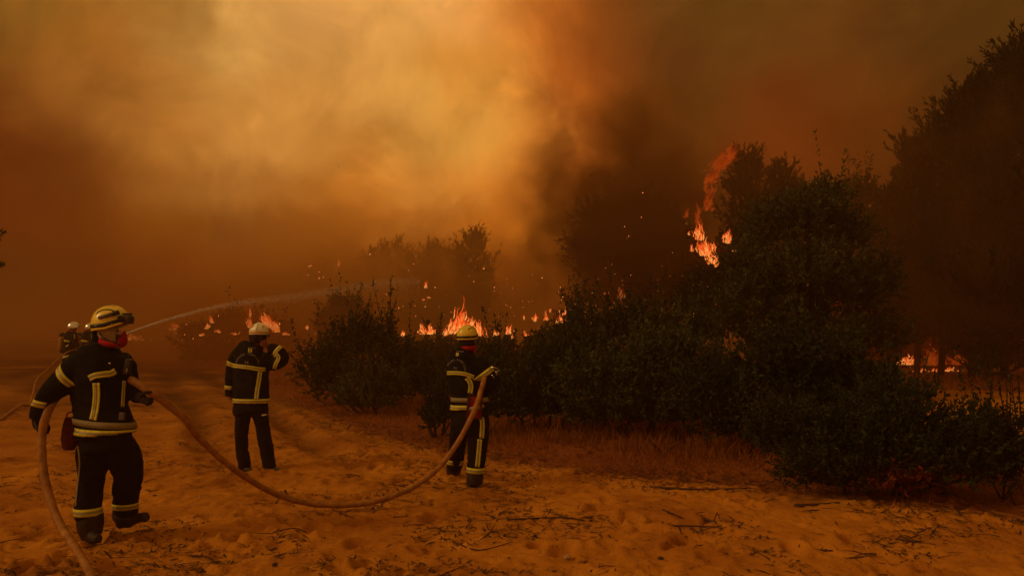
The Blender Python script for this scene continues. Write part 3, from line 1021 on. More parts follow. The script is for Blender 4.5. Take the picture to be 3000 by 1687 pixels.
stick([(2470, 1652), (2570, 1660)], .008, 'pair of straight thin twigs near the bottom edge at far right', forks=[((2470, 1652), (2540, 1687))])
stick([(800, 1570), (860, 1567), (900, 1563)], .006, 'forked pale-brown twig on the sand in the left foreground', forks=[((800, 1572), (720, 1578))])
stick([(560, 1643), (600, 1652), (640, 1665)], .008, 'thin splintered stick at the bottom, left of center')
stick([(2330, 1490), (2450, 1482), (2540, 1460), (2600, 1440)], .022, 'thick dark root running out from under the withered shrub', name='root', cat='root')
stick([(1905, 1432), (2050, 1440), (2200, 1436)], .014, 'long dark dead branch along the sand edge below the dry grass', name='dead_branch', cat='branch')

proto = []
for v in range(6):
    g = Geo()
    L_ = .09
    pts = smooth_path([(-L_, 0, 0), (-L_ * .3, random.uniform(-.02, .02), .006), (L_ * .3, random.uniform(-.02, .02), .008), (L_, random.uniform(-.02, .02), .002)], 2)
    g.tube([Vector(p) for p in pts], [.0042 - .0004 * i for i in range(len(pts))], 5)
    if v % 2:
        g.tube([Vector(pts[3]), Vector(pts[3]) + Vector((.03, .03 * (1 if v % 4 == 1 else -1), .012))], [.003, .0012], 4)
    proto.append(g.mesh('twig'))
for me_ in proto: me_.materials.append(M['twig'])
for k in range(230):
    yy = 4.0 + 7.5 * random.random() ** 1.2
    xx = random.uniform(-.68, .68) * yy
    if edge_dist(np.array([xx]), np.array([yy]))[0] > .4: continue
    o = bpy.data.objects.new('twig', proto[k % 6])
    o.location = (xx, yy, gz(xx, yy) + .006)
    s_ = random.uniform(.45, 1.35)
    o.scale = (s_, s_, s_ * random.uniform(.8, 1.3))
    o.rotation_euler = (random.uniform(-.1, .1), random.uniform(-.12, .12), random.uniform(0, 6.28))
    zone = 'in the left foreground' if xx / yy < -.35 else 'below the sagging hose' if xx / yy < -.12 else 'in the middle foreground' if xx / yy < .2 else 'in the right foreground'
    size = 'tiny' if s_ < .7 else 'short' if s_ < 1.05 else 'longer'
    tag(o, size + ' dry brown twig lying on the sand ' + zone + (', far back' if yy > 8 else ', near the camera' if yy < 5.7 else ''), 'twig', 'small dry twigs scattered over the sand')
    COL.objects.link(o)


def stone(px, py, rx, mat, label, name='stone', flat=.6, seed=0):
    g_ = G(px, py)
    bm = bmesh.new()
    bmesh.ops.create_icosphere(bm, subdivisions=3, radius=1)
    co = np.array([v.co[:] for v in bm.verts])
    dsp = 1 + .22 * fbm(co * 1.3 + seed, 3, seed)
    for v, d_ in zip(bm.verts, dsp):
        v.co = Vector((v.co.x * rx, v.co.y * rx * .75, v.co.z * rx * flat)) * d_
    me = bpy.data.meshes.new(name)
    bm.to_mesh(me)
    bm.free()
    o = link_mesh(name, me, M[mat])
    o.location = (g_.x, g_.y, gz(g_.x, g_.y) + rx * flat * .45)
    o.rotation_euler = (0, 0, seed)
    tag(o, label, 'stone')


stone(1662, 1628, .030, 'stone_p', 'pale rounded stone in the middle foreground sand', 'stone', .55, 1)
stone(1478, 1566, .020, 'stone_d', 'dark round pebble left of the pale stone', 'pebble', .7, 2)
stone(1936, 1640, .022, 'stone_d', 'dark wedge-shaped pebble at the bottom right of the pale stone', 'pebble', .6, 3)
stone(1730, 1534, .014, 'stone_d', 'tiny dark pebble at the right tip of the long curved twig', 'pebble', .7, 4)
stone(1093, 1488, .018, 'stone_d', 'dark pebble on the sand right below the sagging hose', 'pebble', .8, 5)
stone(586, 1466, .012, 'stone_p', 'tiny pale pebble between the two left firefighters', 'pebble', .8, 6)
stone(452, 1457, .020, 'stone_d', 'dark flat pebble right of the big firefighter boots', 'pebble', .5, 7)
stone(805, 1676, .026, 'stone_d', 'dark lump of charred bark at the bottom edge, left of center', 'pebble', .5, 8)

# ------------------------------------------------------------------ garments
DEPS = None


def remesh_obj(name, geo, voxel, mat, root, wr=.008, freq=7, smooth=3, seed=0):
    me = geo.mesh('tmp')
    o = bpy.data.objects.new('tmp', me)
    COL.objects.link(o)
    r = o.modifiers.new('r', 'REMESH')
    r.mode = 'VOXEL'
    r.voxel_size = voxel
    s_ = o.modifiers.new('s', 'SMOOTH')
    s_.iterations = smooth
    s_.factor = .6
    bpy.context.view_layer.update()
    dg = bpy.context.evaluated_depsgraph_get()
    m2 = bpy.data.meshes.new_from_object(o.evaluated_get(dg))
    bpy.data.objects.remove(o)
    bpy.data.meshes.remove(me)
    n_ = len(m2.vertices)
    co = np.zeros(n_ * 3, np.float32)
    m2.vertices.foreach_get('co', co)
    co = co.reshape(-1, 3)
    no = np.zeros(n_ * 3, np.float32)
    m2.vertex_normals.foreach_get('vector', no)
    no = no.reshape(-1, 3)
    if wr:
        q = co.astype(float)
        w = fbm(q * freq, 2, seed + 3) * .7
        r1 = fbm(np.c_[q[:, 0] * freq * .9 + q[:, 2] * 3, q[:, 1] * freq * .9, q[:, 2] * freq * 2.3], 2, seed + 8)
        w = w + (1 - 3 * np.abs(r1)) * .55
        co = co + no * (w * wr)[:, None]
    m2.vertices.foreach_set('co', co.astype(np.float32).ravel())
    m2.update()
    tris = BVHTree.FromPolygons([tuple(c) for c in co], [tuple(p.vertices) for p in m2.polygons])
    m2.materials.clear()
    ob = link_mesh(name, m2, mat, root)
    return ob, tris


class Fig:
    def __init__(s, ox, oy, sc, D, label, name='person'):
        s.ox, s.oy, s.sc, s.D = ox, oy, sc, D
        s.label = label
        s.root = None

    def px(s, x, y):
        return s.ox + x / s.sc, s.oy + y / s.sc

    def w(s, x, y, dz=0):
        a, b_ = s.px(x, y)
        return P(a, b_, s.D + dz)

    def r(s, rr, dz=0):
        return rr / s.sc / FPX * (s.D + dz)

    def start(s, x, y, dz=0):
        p = s.w(x, y, dz)
        p.z = gz(p.x, p.y)
        s.root = empty('person', p)
        tag(s.root, s.label, 'person', 'firefighters')
        return s.root

    def chain(s, g, pts, seg=18, sm=4):
        """pts: (x, y, r, aspect, dz)"""
        q = smooth_path([tuple(p) + (1.0,) * (4 - len(p)) + (0.0,) if len(p) < 5 else p for p in pts], sm)
        W = [s.w(p[0], p[1], p[4]) for p in q]
        g.tube(W, [s.r(p[2], p[4]) for p in q], seg, [p[3] for p in q])
        return g

    def hit(s, bvh, x, y, off=.006, dflt=None):
        a, b_ = s.px(x, y)
        d = ray(a, b_).normalized()
        h = bvh.ray_cast(Vector((0, 0, CAMH)), d)
        if h[0] is None: return dflt
        return h[0] - d * off

    def strip(s, name, bvh, pts, width, mats, off=.006, cols=(0, 1, 0), sub=6, label=None):
        """tape laid on the cloth along a line seen in front; three lanes, real thickness"""
        q = smooth_path(pts, sub)
        lanes = len(cols)
        V, okr = [], []
        for i, p in enumerate(q):
            t_ = q[min(i + 1, len(q) - 1)] - q[max(i - 1, 0)]
            t_ /= max(1e-6, np.linalg.norm(t_))
            nrm = np.array([-t_[1], t_[0]])
            row = []
            for j in range(lanes + 1):
                c = p[:2] + nrm * width * (j / lanes - .5)
                row.append(s.hit(bvh, c[0], c[1], off))
            if any(r_ is None for r_ in row):
                good = [r_ for r_ in row if r_ is not None]
                if len(good) < 2: continue
                prev = good[0]
                for j in range(len(row)):
                    if row[j] is None: row[j] = prev
                    else: prev = row[j]
            # drop jumps in depth
            if V and abs(row[lanes // 2].y - V[-1][lanes // 2].y) > .12: continue
            V.append(row)
        if len(V) < 2: return None
        g = Geo()
        n_ = lanes + 1
        flat = [v for row in V for v in row]
        for c in range(lanes):
            f = [(i * n_ + c, i * n_ + c + 1, (i + 1) * n_ + c + 1, (i + 1) * n_ + c) for i in range(len(V) - 1)]
            g.add(flat, f, cols[c])
        o = g.obj(name, mats, s.root)
        so_ = o.modifiers.new('t', 'SOLIDIFY')
        so_.thickness = .003
        so_.offset = 0
        if label: o['label'] = label
        return o

    def ring(s, name, bvh, c, axis, width, mats, a0=0, a1=360, R_=.35, off=.004, cols=(0, 1, 0), n_=40, dz=0, wob=.0):
        """tape round a limb: c centre in photo coords, axis direction (dx, dy, ddepth)"""
        C_ = s.w(c[0], c[1], dz)
        ax = Vector((axis[0], axis[2] if len(axis) > 2 else 0, -axis[1])).normalized()
        e1 = Vector((1, 0, 0)) - ax * ax.x
        if e1.length < .3: e1 = Vector((0, 0, 1)) - ax * ax.z
        e1.normalize()
        e2 = ax.cross(e1)
        wm = s.r(width, dz)
        lanes = len(cols)
        V = []
        for i in range(n_ + 1):
            an = R(a0 + (a1 - a0) * i / n_)
            d = e1 * math.cos(an) + e2 * math.sin(an)
            row = []
            for j in range(lanes + 1):
                q = C_ + ax * wm * (j / lanes - .5 + wob * math.sin(an * 3))
                h = bvh.ray_cast(q + d * R_, -d, R_)
                row.append(None if h[0] is None else h[0] + d * off)
            if any(v is None for v in row): V.append(None)
            else: V.append(row)
        ds = sorted((v[1] - C_).length for v in V if v is not None)
        if ds:
            lim = ds[len(ds) // 2] * (1.9 if R_ > .45 else 1.4)
            V = [v if v is None or max((q_ - C_).length for q_ in v) < lim else None for v in V]
        g = Geo()
        for i in range(n_):
            A, B = V[i], V[i + 1]
            if A is None or B is None: continue
            if (A[1] - B[1]).length > .10: continue
            for c_ in range(lanes):
                g.add([A[c_], A[c_ + 1], B[c_ + 1], B[c_]], [(0, 1, 2, 3)], cols[c_])
        if not g.v: return None
        me = g.mesh(name)
        bm = bmesh.new()
        for m_, i_ in zip(range(len(me.polygons)), g.mi): me.polygons[m_].material_index = i_
        bm.from_mesh(me)
        bmesh.ops.remove_doubles(bm, verts=bm.verts, dist=1e-5)
        bm.to_mesh(me)
        bm.free()
        o = link_mesh(name, me, mats, s.root)
        so_ = o.modifiers.new('t', 'SOLIDIFY')
        so_.thickness = .003
        so_.offset = 1
        return o

    def text(s, bvh, txt, place, size, name='lettering', off=.007):
        """place(i, n) -> (x, y, angle) in zoom coords for each glyph"""
        g = Geo()
        glyph_w = []
        ms = []
        for ch in txt:
            if ch == ' ':
                ms.append(None)
                continue
            cu = bpy.data.curves.new('tmp', 'FONT')
            cu.body = ch
            cu.size = 1
            cu.align_x = 'CENTER'
            cu.resolution_u = 2
            ob = bpy.data.objects.new('tmp', cu)
            COL.objects.link(ob)
            bpy.context.view_layer.update()
            dg = bpy.context.evaluated_depsgraph_get()
            me = bpy.data.meshes.new_from_object(ob.evaluated_get(dg))
            ms.append(([v.co.copy() for v in me.vertices], [tuple(p.vertices) for p in me.polygons]))
            bpy.data.objects.remove(ob)
            bpy.data.meshes.remove(me)
        for i, m_ in enumerate(ms):
            if m_ is None: continue
            x, y, an = place(i, len(txt))
            ca, sa = math.cos(an), math.sin(an)
            V = []
            for v in m_[0]:
                lx, ly = v.x * size, -v.y * size
                h = s.hit(bvh, x + lx * ca - ly * sa, y + lx * sa + ly * ca, off)
                V.append(h)
            if any(v is None for v in V): continue
            g.add(V, m_[1])
        if g.v:
            return g.obj(name, M['text'], s.root)


TAPE = None


def tapes():
    return [M['yellow'], M['silver']]


def helmet(fig, c, wx, yaw, pitch=0, roll=0, shell='shell_y', dz=0, style='bush', vents=True, lamp=True, goggles=False, crest=False, sx=.118, sy=.150, sz=.135):
    """c: zoom coords of dome centre; yaw: compass direction the wearer looks (deg, 0 = away, 90 = image right)"""
    root = fig.root
    C_ = fig.w(c[0], c[1], dz)
    Rm = Matrix.Translation(C_) @ Matrix.Rotation(R(-yaw), 4, 'Z') @ Matrix.Rotation(R(pitch), 4, 'X') @ Matrix.Rotation(R(roll), 4, 'Y')
    k = fig.r(wx, dz) / sy                     # wx = half length in zoom px
    Rm = Rm @ Matrix.Scale(k, 4)
    g = Geo()
    nu, nv = 48, 20
    V, F_ = [], []
    low = []
    for j in range(nv + 1):
        for i in range(nu):
            th = 2 * math.pi * i / nu
            fx, fy = math.sin(th), math.cos(th)               # fy=1 front
            end = math.pi * (.56 + .05 * max(0, -fy) - .05 * max(0, fy) + .05 * (1 - abs(fy)))
            ph = end * j / nv
            sn, cs = math.sin(ph), math.cos(ph)
            ridge = .010 * math.exp(-(fx * sn / .24) ** 2) * (.3 + sn) if sn > 0 else 0
            x = fx * sn * (sx + ridge * .2)
            y = fy * sn * (sy + .012 * max(0, fy) * max(0, sn))
            z = cs * (sz + ridge) + (.006 * math.exp(-(fx * sn / .24) ** 2))
            if j >= nv - 1:                                     # flared brim
                fl = 1 + .07 * (1 if j == nv else .6)
                x *= fl
                y *= fl
            V.append(Vector((x, y, z)))
    for j in range(nv):
        for i in range(nu):
            i2 = (i + 1) % nu
            F_.append((j * nu + i, j * nu + i2, (j + 1) * nu + i2, (j + 1) * nu + i)[::-1])
    g.add([Rm @ v for v in V], F_)
    me = g.mesh('helmet')
    bm = bmesh.new()
    bm.from_mesh(me)
    bmesh.ops.remove_doubles(bm, verts=bm.verts, dist=1e-4)
    bm.to_mesh(me)
    bm.free()
    hel = link_mesh('helmet', me, M[shell], root)
    so_ = hel.modifiers.new('t', 'SOLIDIFY')
    so_.thickness = .005
    so_.offset = -1

    def band(name, f0, f1, mat, infl=1.012, ar=(0, 360)):
        g = Geo()
        rows_ = []
        n_ = 48
        for i in range(n_ + 1):
            th = R(ar[0] + (ar[1] - ar[0]) * i / n_)
            fx, fy = math.sin(th), math.cos(th)
            end = math.pi * (.56 + .05 * max(0, -fy) - .05 * max(0, fy) + .05 * (1 - abs(fy)))
            row = []
            for f in (f0, (f0 + f1) / 2, f1):
                ph = end * f
                sn, cs = math.sin(ph), math.cos(ph)
                fl = 1 + (.07 * max(0, (f - .93) / .07))
                row.append(Rm @ Vector((fx * sn * sx * infl * fl, fy * sn * (sy + .012 * max(0, fy)) * infl * fl, cs * sz)))
            rows_.append(row)
        for a, b_ in zip(rows_[:-1], rows_[1:]):
            for c_ in range(2):
                g.add([a[c_], a[c_ + 1], b_[c_ + 1], b_[c_]], [(3, 2, 1, 0)])
        me = g.mesh(name)
        bm = bmesh.new()
        bm.from_mesh(me)
        bmesh.ops.remove_doubles(bm, verts=bm.verts, dist=1e-5)
        bm.to_mesh(me)
        bm.free()
        o = link_mesh(name, me, M[mat], hel)
        q = o.modifiers.new('t', 'SOLIDIFY')
        q.thickness = .003 * k
        q.offset = 1
        return o
    if style == 'bush':
        band('trim_band', .80, .925, 'blk', 1.05, (30, 330))
        g = Geo()
        for sgn in (-1, 1):                                        # grey curved vent stripes on each side
            pts = []
            for i in range(9):
                a = -.75 + 1.45 * i / 8
                yy_, zz_ = math.sin(a) * sy * .80, math.cos(a) * sz * .80
                xx_ = sgn * sx * math.sqrt(max(0, 1 - .64)) * 1.09
                pts.append(Rm @ Vector((xx_, yy_, zz_)))
            g.tube(pts, [.004 * k] + [.010 * k] * 7 + [.004 * k], 6, [.5] * 9)
        g.obj('vent_stripe', M['grey'], hel)
        g = Geo()
        for sgn in (-1, 1):
            for a_ in (-.45, .35):
                g.box(Rm @ Vector((sgn * sx * math.cos(a_) * 1.075, sy * math.sin(a_) * 1.075, -.012)), (.002 * k, .016 * k, .0045 * k), (Rm.to_3x3() @ Matrix.Rotation(-sgn * a_, 3, 'Z')) * (1 / k))
        g.obj('helmet_sticker', M['silver'], hel)
        if vents:
            g = Geo()
            for i in range(9):
                a = -.75 + 1.15 * i / 8
                for xs in (-.026, .026):
                    p = Vector((xs, math.sin(a) * (sy + .0), math.cos(a) * (sz + .010)))
                    g.box(Rm @ p, (.0022 * k, .0022 * k, .006 * k))
            tag(g.obj('vent_hole', M['blk'], hel), kind='stuff')
        if lamp:
            lm = Geo()
            a = Rm @ Vector((sx * 1.02, -.045, .055))
            b_ = Rm @ Vector((sx * 1.06, .065, .075))
            c2 = Rm @ Vector((sx * 1.06, .075, .077))
            d2 = Rm @ Vector((sx * 1.07, .125, .085))
            lm.tube([a, b_], [.015 * k, .016 * k], 12)
            lo = lm.obj('helmet_lamp', M['grey'], hel)
            lm = Geo()
            lm.tube([b_, c2, d2], [.017 * k, .021 * k, .022 * k], 12)
            lm.tube([Rm @ Vector((sx * .8, .02, .05)), Rm @ Vector((sx * 1.05, .02, .066))], [.014 * k, .014 * k], 8)
            lm.obj('lamp_head', M['blk'], lo)
    if style == 'white':
        band('ochre_band', .80, .93, 'tapeo', 1.05)
        g = Geo()
        pts = []
        for i in range(11):
            a = -1.45 + 2.9 * i / 10
            pts.append(Rm @ Vector((0, math.sin(a) * (sy + .012), math.cos(a) * (sz + .020))))
        g.tube(pts, .009 * k, 8)
        g.obj('crest', M['shell_w'], hel)
        g = Geo()
        for sgn in (-1, 1):
            p0 = Rm @ Vector((sgn * .090, -.105, .062))
            p1 = Rm @ Vector((sgn * .066, -.085, .108))
            g.tube([p0, (p0 + p1) / 2, p1], [.010 * k, .015 * k, .006 * k], 8)
        g.obj('vent', M['tapeo'], hel)
    if style == 'chrome':
        g = Geo()
        pts = [Rm @ Vector((0, math.sin(-1.3 + 2.6 * i / 10) * (sy + .004), math.cos(-1.3 + 2.6 * i / 10) * (sz + .010))) for i in range(11)]
        g.tube(pts, .010 * k, 6)
        g.obj('crest', M['chrome'], hel)
        band('neck_guard', .86, 1.0, 'blk', 1.03, (110, 250))
    if goggles:
        g = Geo()
        pts = []
        for i in range(13):
            a = R(-40 + 80 * i / 12)
            pts.append(Rm @ Vector((math.sin(a) * (sx + .020), math.cos(a) * (sy + .034), .030)))
        g.tube(pts, [.020 * k] + [.038 * k] * 11 + [.020 * k], 10, [.42] * 13, depth=(Rm.to_3x3() @ Vector((0, 1, 0))).normalized())
        gl = g.obj('goggles', M['glass'], hel)
        g = Geo()
        for zz_ in (-.010, .070):
            pts = [Rm @ Vector((math.sin(R(-42 + 84 * i / 12)) * (sx + .024), math.cos(R(-42 + 84 * i / 12)) * (sy + .036), zz_)) for i in range(13)]
            g.tube(pts, .007 * k, 6)
        for sgn in (-1, 1):
            pts = [Rm @ Vector((sgn * math.sin(R(a)) * (sx + .012), math.cos(R(a)) * (sy + .02), .008)) for a in (38, 44, 52)]
            pts = [p + (Rm.to_3x3() @ Vector((0, 0, .022))) for p in pts]
            g.tube(pts, [.030 * k, .034 * k, .022 * k], 6)
        g.obj('goggle_frame', M['blk'], gl)
    return hel, Rm, k


def finger(g, fig, pts, r=4.6, dzs=None):
    """pts list of (x, y, dz)"""
    W = smooth_path([tuple(fig.w(*p)) for p in pts], 3)
    n_ = len(W)
    rr = fig.r(r)
    g.tube([Vector(p) for p in W], [rr * (1 - .25 * i / (n_ - 1)) for i in range(n_ - 1)] + [rr * .45], 8)


# ------------------------------------------------------------------ firefighter with goggles, left foreground
f1 = Fig(40, 860, 1.812, 5.98, 'firefighter in a yellow helmet with goggles, holding the hose at left')
f1.start(480, 1300, 0)
g = Geo()   # the body under the clothes
f1.chain(g, [(505, 150, 30, 1), (505, 195, 42, 1.05), (508, 235, 38, 1), (500, 280, 34, 1), (475, 320, 70, .6), (462, 420, 105, .6), (465, 560, 100, .6), (480, 700, 105, .6), (480, 790, 95, .6)])
f1.chain(g, [(360, 345, 34), (290, 430, 34), (210, 505, 30), (160, 580, 25), (135, 660, 20)])
f1.chain(g, [(575, 350, 28, 1, .08), (606, 450, 24, 1, .13), (650, 545, 18, 1, -.0)])
f1.chain(g, [(415, 770, 55, 1, 0), (418, 950, 45, 1, 0), (400, 1120, 36, 1, 0), (405, 1270, 32, 1, 0)])
f1.chain(g, [(550, 770, 55, 1, 0), (605, 960, 45, 1, .1), (592, 1120, 36, 1, .25), (588, 1200, 32, 1, .3)])
remesh_obj('body', g, .014, M['skin'], f1.root, wr=0)
g = Geo()
f1.chain(g, [(478, 252, 50, .9), (476, 282, 78, .85), (468, 312, 122, .72), (465, 345, 146, .66), (466, 400, 152, .66), (455, 470, 145, .68), (455, 540, 141, .68), (463, 620, 138, .68), (478, 680, 142, .71), (484, 715, 150, .74), (486, 748, 156, .76)], 26)
f1.chain(g, [(380, 345, 58, 1, .0), (345, 380, 68, 1, -.02), (290, 440, 68, 1, -.05), (220, 505, 60, 1, -.08), (168, 560, 48, 1, -.10), (142, 605, 43, 1, -.10), (124, 668, 42, 1, -.10)])
f1.chain(g, [(555, 350, 60, 1, .04), (596, 400, 54, 1, .10), (612, 470, 48, 1, .13), (640, 525, 38, 1, .06), (664, 553, 32, 1, -.03)])
jk1, bv = remesh_obj('jacket', g, .013, M['fabric'], f1.root, wr=.009, freq=6, seed=1)
g = Geo()
f1.chain(g, [(482, 725, 124, .66), (486, 765, 134, .68), (487, 830, 138, .68)], 24)
f1.chain(g, [(418, 775, 62, 1), (414, 840, 73, 1), (418, 900, 71, 1), (414, 980, 66, 1), (403, 1060, 64, 1), (396, 1130, 67, 1), (402, 1185, 66, 1)])
f1.chain(g, [(548, 775, 66, 1, 0), (572, 835, 80, 1, .03), (597, 900, 81, 1, .08), (608, 970, 72, 1, .13), (600, 1050, 67, 1, .2), (592, 1110, 60, 1, .25), (594, 1160, 63, 1, .27)])
tr1, bvt = remesh_obj('trousers', g, .014, M['trouser'], f1.root, wr=.011, freq=5, seed=2)
g = Geo()
f1.chain(g, [(404, 1165, 64), (406, 1230, 64), (410, 1285, 50)])
f1.chain(g, [(388, 1278, 36, 1, .02), (420, 1292, 32, 1, -.05), (452, 1302, 22, 1, -.14)])
remesh_obj('boot', g, .012, M['boot'], f1.root, wr=.003, seed=3)
g = Geo()
f1.chain(g, [(594, 1150, 63, 1, .27), (588, 1195, 60, 1, .3), (575, 1215, 44, 1, .3)])
f1.chain(g, [(560, 1218, 30, 1, .30), (620, 1202, 28, 1, .27), (668, 1188, 24, 1, .25), (705, 1183, 25, 1, .22)])
remesh_obj('boot', g, .012, M['boot'], f1.root, wr=.003, seed=4)
# tapes
f1.ring('reflective_tape', bv, (298, 440), (.72, -.62), 34, tapes(), dz=-.05, R_=.30)
f1.ring('reflective_tape', bv, (146, 580), (.25, -1), 33, tapes(), dz=-.10, R_=.22)
f1.strip('reflective_tape', bv, [(400, 450), (430, 436), (480, 428), (515, 424), (541, 409)], 32, tapes())
f1.strip('reflective_tape', bv, [(438, 474), (440, 540), (433, 610), (420, 670)], 38, tapes())
f1.strip('reflective_tape', bv, [(588, 462), (583, 520), (578, 600)], 18, tapes())
f1.ring('hem_tape', bv, (486, 728), (.05, -1), 34, tapes(), R_=.6, n_=70)
f1.ring('belt', bv, (478, 682), (.09, -1), 32, [M['belt']], cols=(0,), R_=.6, off=.012, n_=70)
f1.ring('reflective_tape', bvt, (397, 1150), (.0, -1), 38, tapes(), R_=.2)
f1.ring('reflective_tape', bvt, (592, 1122), (.0, -1), 32, tapes(), R_=.2, dz=.26)
f1.strip('side_stripe', bvt, [(336, 790), (346, 850), (349, 910), (342, 990), (332, 1060), (328, 1128)], 8, [M['belt']], cols=(0,))
# buckle, radio, pouch, snap
g = Geo()
h = f1.hit(bv, 575, 650, .02)
g.box(h, (.022, .010, .030), Matrix.Rotation(.1, 3, 'Y'))
g.obj('belt_buckle', M['grey'], f1.root, bevel=.004)
g = Geo()
h = f1.w(607, 388, -.16)
g.box(h, (.022, .020, .060), Matrix.Rotation(.18, 3, 'Y'))
g.tube([f1.w(607, 360, -.16), f1.w(613, 318, -.16)], [.007, .004], 6)
rd = g.obj('radio', M['blk'], f1.root, bevel=.004)
g = Geo()
g.tube([f1.w(602, 398, -.185), f1.w(598, 420, -.18)], .006, 6)
g.obj('radio_clip', M['silver'], rd)
g = Geo()
g.tube([f1.hit(bv, 510, 370, .004), f1.hit(bv, 510, 370, .012)], [.008, .007], 10)
g.obj('snap_button', M['metal'], f1.root)
g = Geo()
f1.chain(g, [(298, 655, 26, .5, -.02), (298, 690, 36, .55, -.03), (295, 750, 42, .6, -.04), (294, 800, 40, .6, -.04), (292, 830, 28, .5, -.04)], 16)
po, _ = remesh_obj('pouch', g, .010, M['darkred'], f1.root, wr=.004, seed=6)
g = Geo()
pts = [f1.w(308 + 27 * math.cos(a_), 648 + 21 * math.sin(a_), -.06) for a_ in [2 * math.pi * i / 20 for i in range(21)]]
g.tube(pts, .006, 6)
g.obj('pouch_loop', M['darkred'], po)
# head gear
g = Geo()
f1.chain(g, [(498, 175, 46, 1.1), (500, 205, 52, 1.05), (508, 235, 52, .95), (510, 262, 50, .9), (500, 285, 50, .9)], 20)
g.tube([f1.w(555, 205, -.01), f1.w(575, 222, -.01)], [.028, .012], 8)
hd, bvh_ = remesh_obj('hood', g, .009, M['hood'], f1.root, wr=.005, freq=14, seed=7)
g = Geo()
f1.chain(g, [(590, 198, 5, 1.2, .0), (586, 222, 12, 1.8, .0), (579, 246, 20, 1.8, .0), (572, 268, 20, 1.8, .0), (560, 284, 9, 1.8, .0)], 14)
remesh_obj('face_mask', g, .008, M['red'], f1.root, wr=.003, freq=14, seed=8)
g = Geo()
f1.chain(g, [(470, 252, 24, 1, -.08), (505, 268, 17, 1, -.13), (548, 272, 15, 1, -.10), (560, 268, 15, 1, -.05)], 12)
remesh_obj('neck_scarf', g, .008, M['red'], f1.root, wr=.004, freq=14, seed=9)
g = Geo()
f1.chain(g, [(452, 196, 26, 1.9, .0), (456, 225, 30, 1.7, .0), (466, 256, 34, 1.5, .0)], 14)
remesh_obj('neck_guard', g, .010, M['fabric'], f1.root, wr=.003, seed=12)
hel, Rm, k = helmet(f1, (512, 160), 90, 82, pitch=6, roll=0, goggles=True, sz=.150)
g = Geo()
g.tube([f1.hit(bvh_, 552, 195, .01) or f1.w(552, 195, -.12), f1.hit(bvh_, 549, 225, .012) or f1.w(549, 225, -.12), f1.hit(bvh_, 550, 252, .014) or f1.w(550, 255, -.12), f1.w(562, 270, -.10)], .008, 6)
g.tube([f1.w(455, 208, -.10), f1.w(475, 238, -.125), f1.w(510, 255, -.13), f1.w(550, 262, -.12)], .009, 6)
g.obj('chin_strap', M['blk'], f1.root)
# gloves
g = Geo()
f1.chain(g, [(124, 655, 27, .6, -.10), (122, 690, 24, .55, -.10), (132, 715, 20, .6, -.09)], 14)
for (a, b_, c_, d_) in (((128, 690), (150, 686), (176, 694), (186, 700)), ((132, 703), (152, 702), (180, 708), (192, 712)), ((136, 716), (156, 718), (180, 722), (190, 726)), ((140, 728), (156, 734), (174, 738), (184, 740))):
    finger(g, f1, [(*a, -.08), (*b_, -.01), (*c_, -.01), (*d_, -.05)], 10)
finger(g, f1, [(118, 690, -.12), (126, 715, -.16), (140, 740, -.16)], 11)
remesh_obj('glove', g, .006, M['glove'], f1.root, wr=.002, freq=20, smooth=2, seed=10)
g = Geo()
f1.chain(g, [(655, 548, 30, .6, -.04), (680, 556, 27, .5, -.05), (700, 566, 22, .5, -.06)], 14)
for (b_, c_) in (((722, 556), (743, 561)), ((722, 567), (741, 574)), ((716, 578), (734, 587)), ((704, 585), (718, 595))):
    finger(g, f1, [(690, (b_[1] + 566) / 2, -.05), (*b_, -.07), (*c_, -.05)], 8.5)
finger(g, f1, [(675, 540, -.06), (705, 524, -.10), (736, 522, -.10)], 10)
remesh_obj('glove', g, .006, M['glove'], f1.root, wr=.002, freq=20, smooth=2, seed=11)

# ------------------------------------------------------------------ firefighter with white helmet
f2 = Fig(600, 920, 2.897, 8.95, 'firefighter in a white helmet seen from behind, right hand raised to his ear')
f2.start(440, 1325, 0)
g = Geo()
f2.chain(g, [(462, 130, 50, 1.1), (462, 190, 62, 1.05), (452, 230, 50, 1), (435, 265, 42, 1), (400, 310, 90, .6), (392, 450, 105, .6), (393, 600, 100, .6), (393, 800, 105, .6)])
f2.chain(g, [(270, 335, 34), (225, 480, 30), (212, 640, 24), (208, 700, 20)])
f2.chain(g, [(520, 350, 34), (640, 375, 28), (590, 300, 24), (535, 268, 24, .7, -.02), (505, 255, 26, .5, -.03)])
# raised bare hand on the ear
for (a, b_, c_) in (((500, 240), (478, 228), (460, 222)), ((496, 248), (474, 240), (456, 236)), ((496, 258), (478, 254), (464, 252)), ((502, 268), (488, 268), (478, 268))):
    finger(g, f2, [(*a, -.04), (*b_, -.07), (*c_, -.06)], 9)
finger(g, f2, [(525, 250, -.05), (512, 230, -.08), (496, 220, -.08)], 9)
